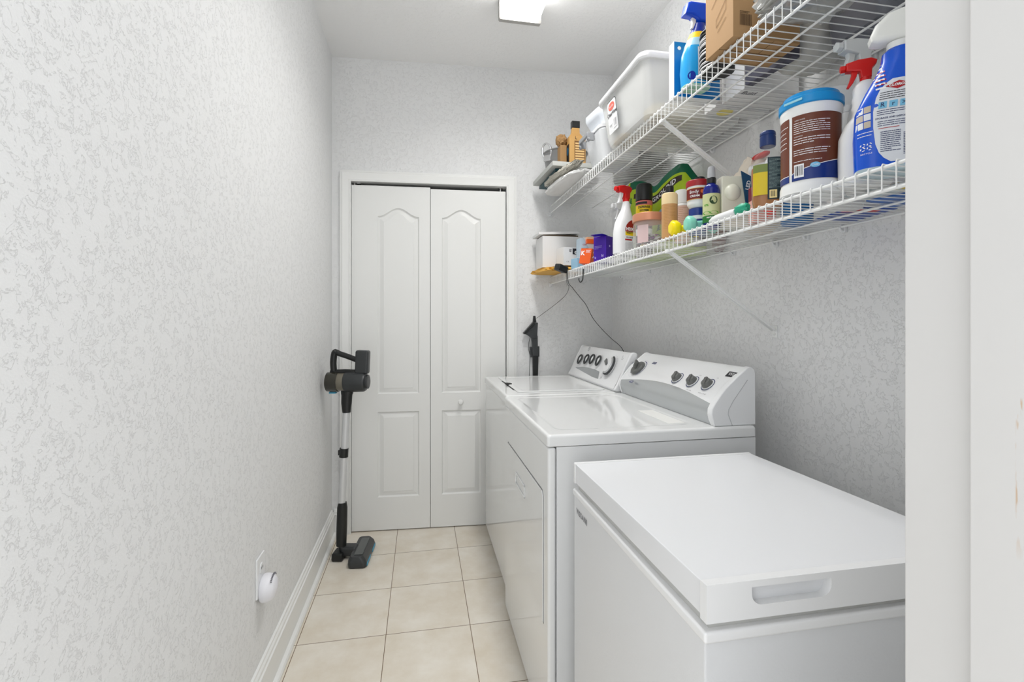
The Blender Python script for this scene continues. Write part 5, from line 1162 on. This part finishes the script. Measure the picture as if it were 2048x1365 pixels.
# handle and battery
hp = [vp(668, 742), vp(667, 725), vp(669, 708), vp(673, 704.5), vp(680, 708), vp(695, 713), vp(713, 720)]
hd = V('handle', MB(BLACK).tube(curve(hp, 5), [.0165]*8+[.0165]*7+[.014]*16, 14).tube([vp(662, 745), vp(690, 744), vp(716, 745)], .014, 14))
V('battery', MB(CHAR).box(-.034, .034, -.025, .025, -.062, .060, .011, 3, Matrix.Translation(vp(725.5, 724)) @ Matrix.Rotation(.04, 4, 'Y')))
# floor head: lies towards the viewer's right
hm = Matrix.Rotation(YAW-.09, 4, 'Z')
ho = Vector((.078, .035, 0))
MH = Matrix.Translation(ho) @ hm
GLS = mat('smoked_cover', (.04, .05, .05), .12, coat=.6)
flo = V('floor_head', MB(CHAR).loft([rr2(-.045, .045, -.125, .125, .02, .003), rr2(-.047, .047, -.128, .128, .02, .02), rr2(-.045, .040, -.126, .126, .02, .040), rr2(-.036, .026, -.118, .118, .02, .056)], M=MH))
V('window', MB(GLS).box(-.020, .022, -.095, .095, .0555, .0585, .001, 2, MH), flo)
V('bumper', MB(mat('cyan_accent', (0, 0, 0))).box(.044, .049, -.110, -.02, .006, .022, .002, 2, MH).box(.044, .049, .03, .110, .006, .022, .002, 2, MH), flo)
V('swivel_elbow', MB(CHAR).box(-.05, .03, -.03, .03, .015, .065, .012, 3, Matrix.Translation((.025, .03, 0))).tube([(-.024, .02, .085), (-.018, .022, .055), (0, .03, .04)], .021, 18))
V('rear_foot', MB(BLACK).box(-.062, -.005, -.045, .035, .002, .042, .008, 3, Matrix.Translation((0, .02, 0))))

# upholstery tool and dock on the back wall
t = thing('wall_dock', 'black vacuum dock holding an upholstery tool on the wall beyond the washer', 'vacuum dock', (.67, 2.80, 1.05))
BWn = Vector((-math.sin(BWA), -math.cos(BWA), 0)).normalized()
def tp_(px, py, d):
    p = hit(px, py, BW0+BWn*d, BWn); return p
bp0 = BW0
def plate(mb, pts, d0, d1, bev=.002):
    b = bmesh.new(); lo = [b.verts.new(tp_(x, y, d1)) for x, y in pts]; hi = [b.verts.new(v.co-BWn*(d1-d0)) for v in lo]; n = len(pts)
    b.faces.new(lo); b.faces.new(hi[::-1])
    for i in range(n): b.faces.new((lo[i], hi[i], hi[(i+1) % n], lo[(i+1) % n]))
    bmesh.ops.recalc_face_normals(b, faces=list(b.faces))
    bmesh.ops.bevel(b, geom=list(b.edges), offset=bev, segments=2, profile=.5, affect='EDGES', clamp_overlap=True)
    mb.bm(b); return mb
P('dock_plate', plate(MB(CHAR), [(1060, 695), (1079, 693), (1079, 714), (1061, 715)], .002, .030), t)
P('dock_arm', plate(MB(BLACK), [(1066, 712), (1077, 712), (1075.5, 776), (1066.5, 776)], .006, .030), t)
P('tool_stem', plate(MB(CHAR), [(1063, 672), (1075.5, 672), (1076, 712), (1066, 712)], .030, .052), t)
tl = P('tool_head', plate(MB(CHAR), [(1048, 668), (1070, 645), (1076, 646), (1074.5, 676), (1064, 677), (1056, 671)], .024, .058), t)
P('bristle_strip', plate(MB(BLACK), [(1047, 667), (1050, 669.5), (1071, 648), (1068, 643)], .020, .064), tl)
P('tool_tip', plate(MB(BLACK), [(1067, 632), (1071, 632), (1073, 645), (1066, 645)], .030, .050), tl)
P('dock_cord', MB(BLACK).tube([tp_(x, y, .012) for x, y in ((1060.5, 674), (1058, 684), (1057, 698), (1060, 712), (1059, 735), (1058, 770))], .0013, 6), t)
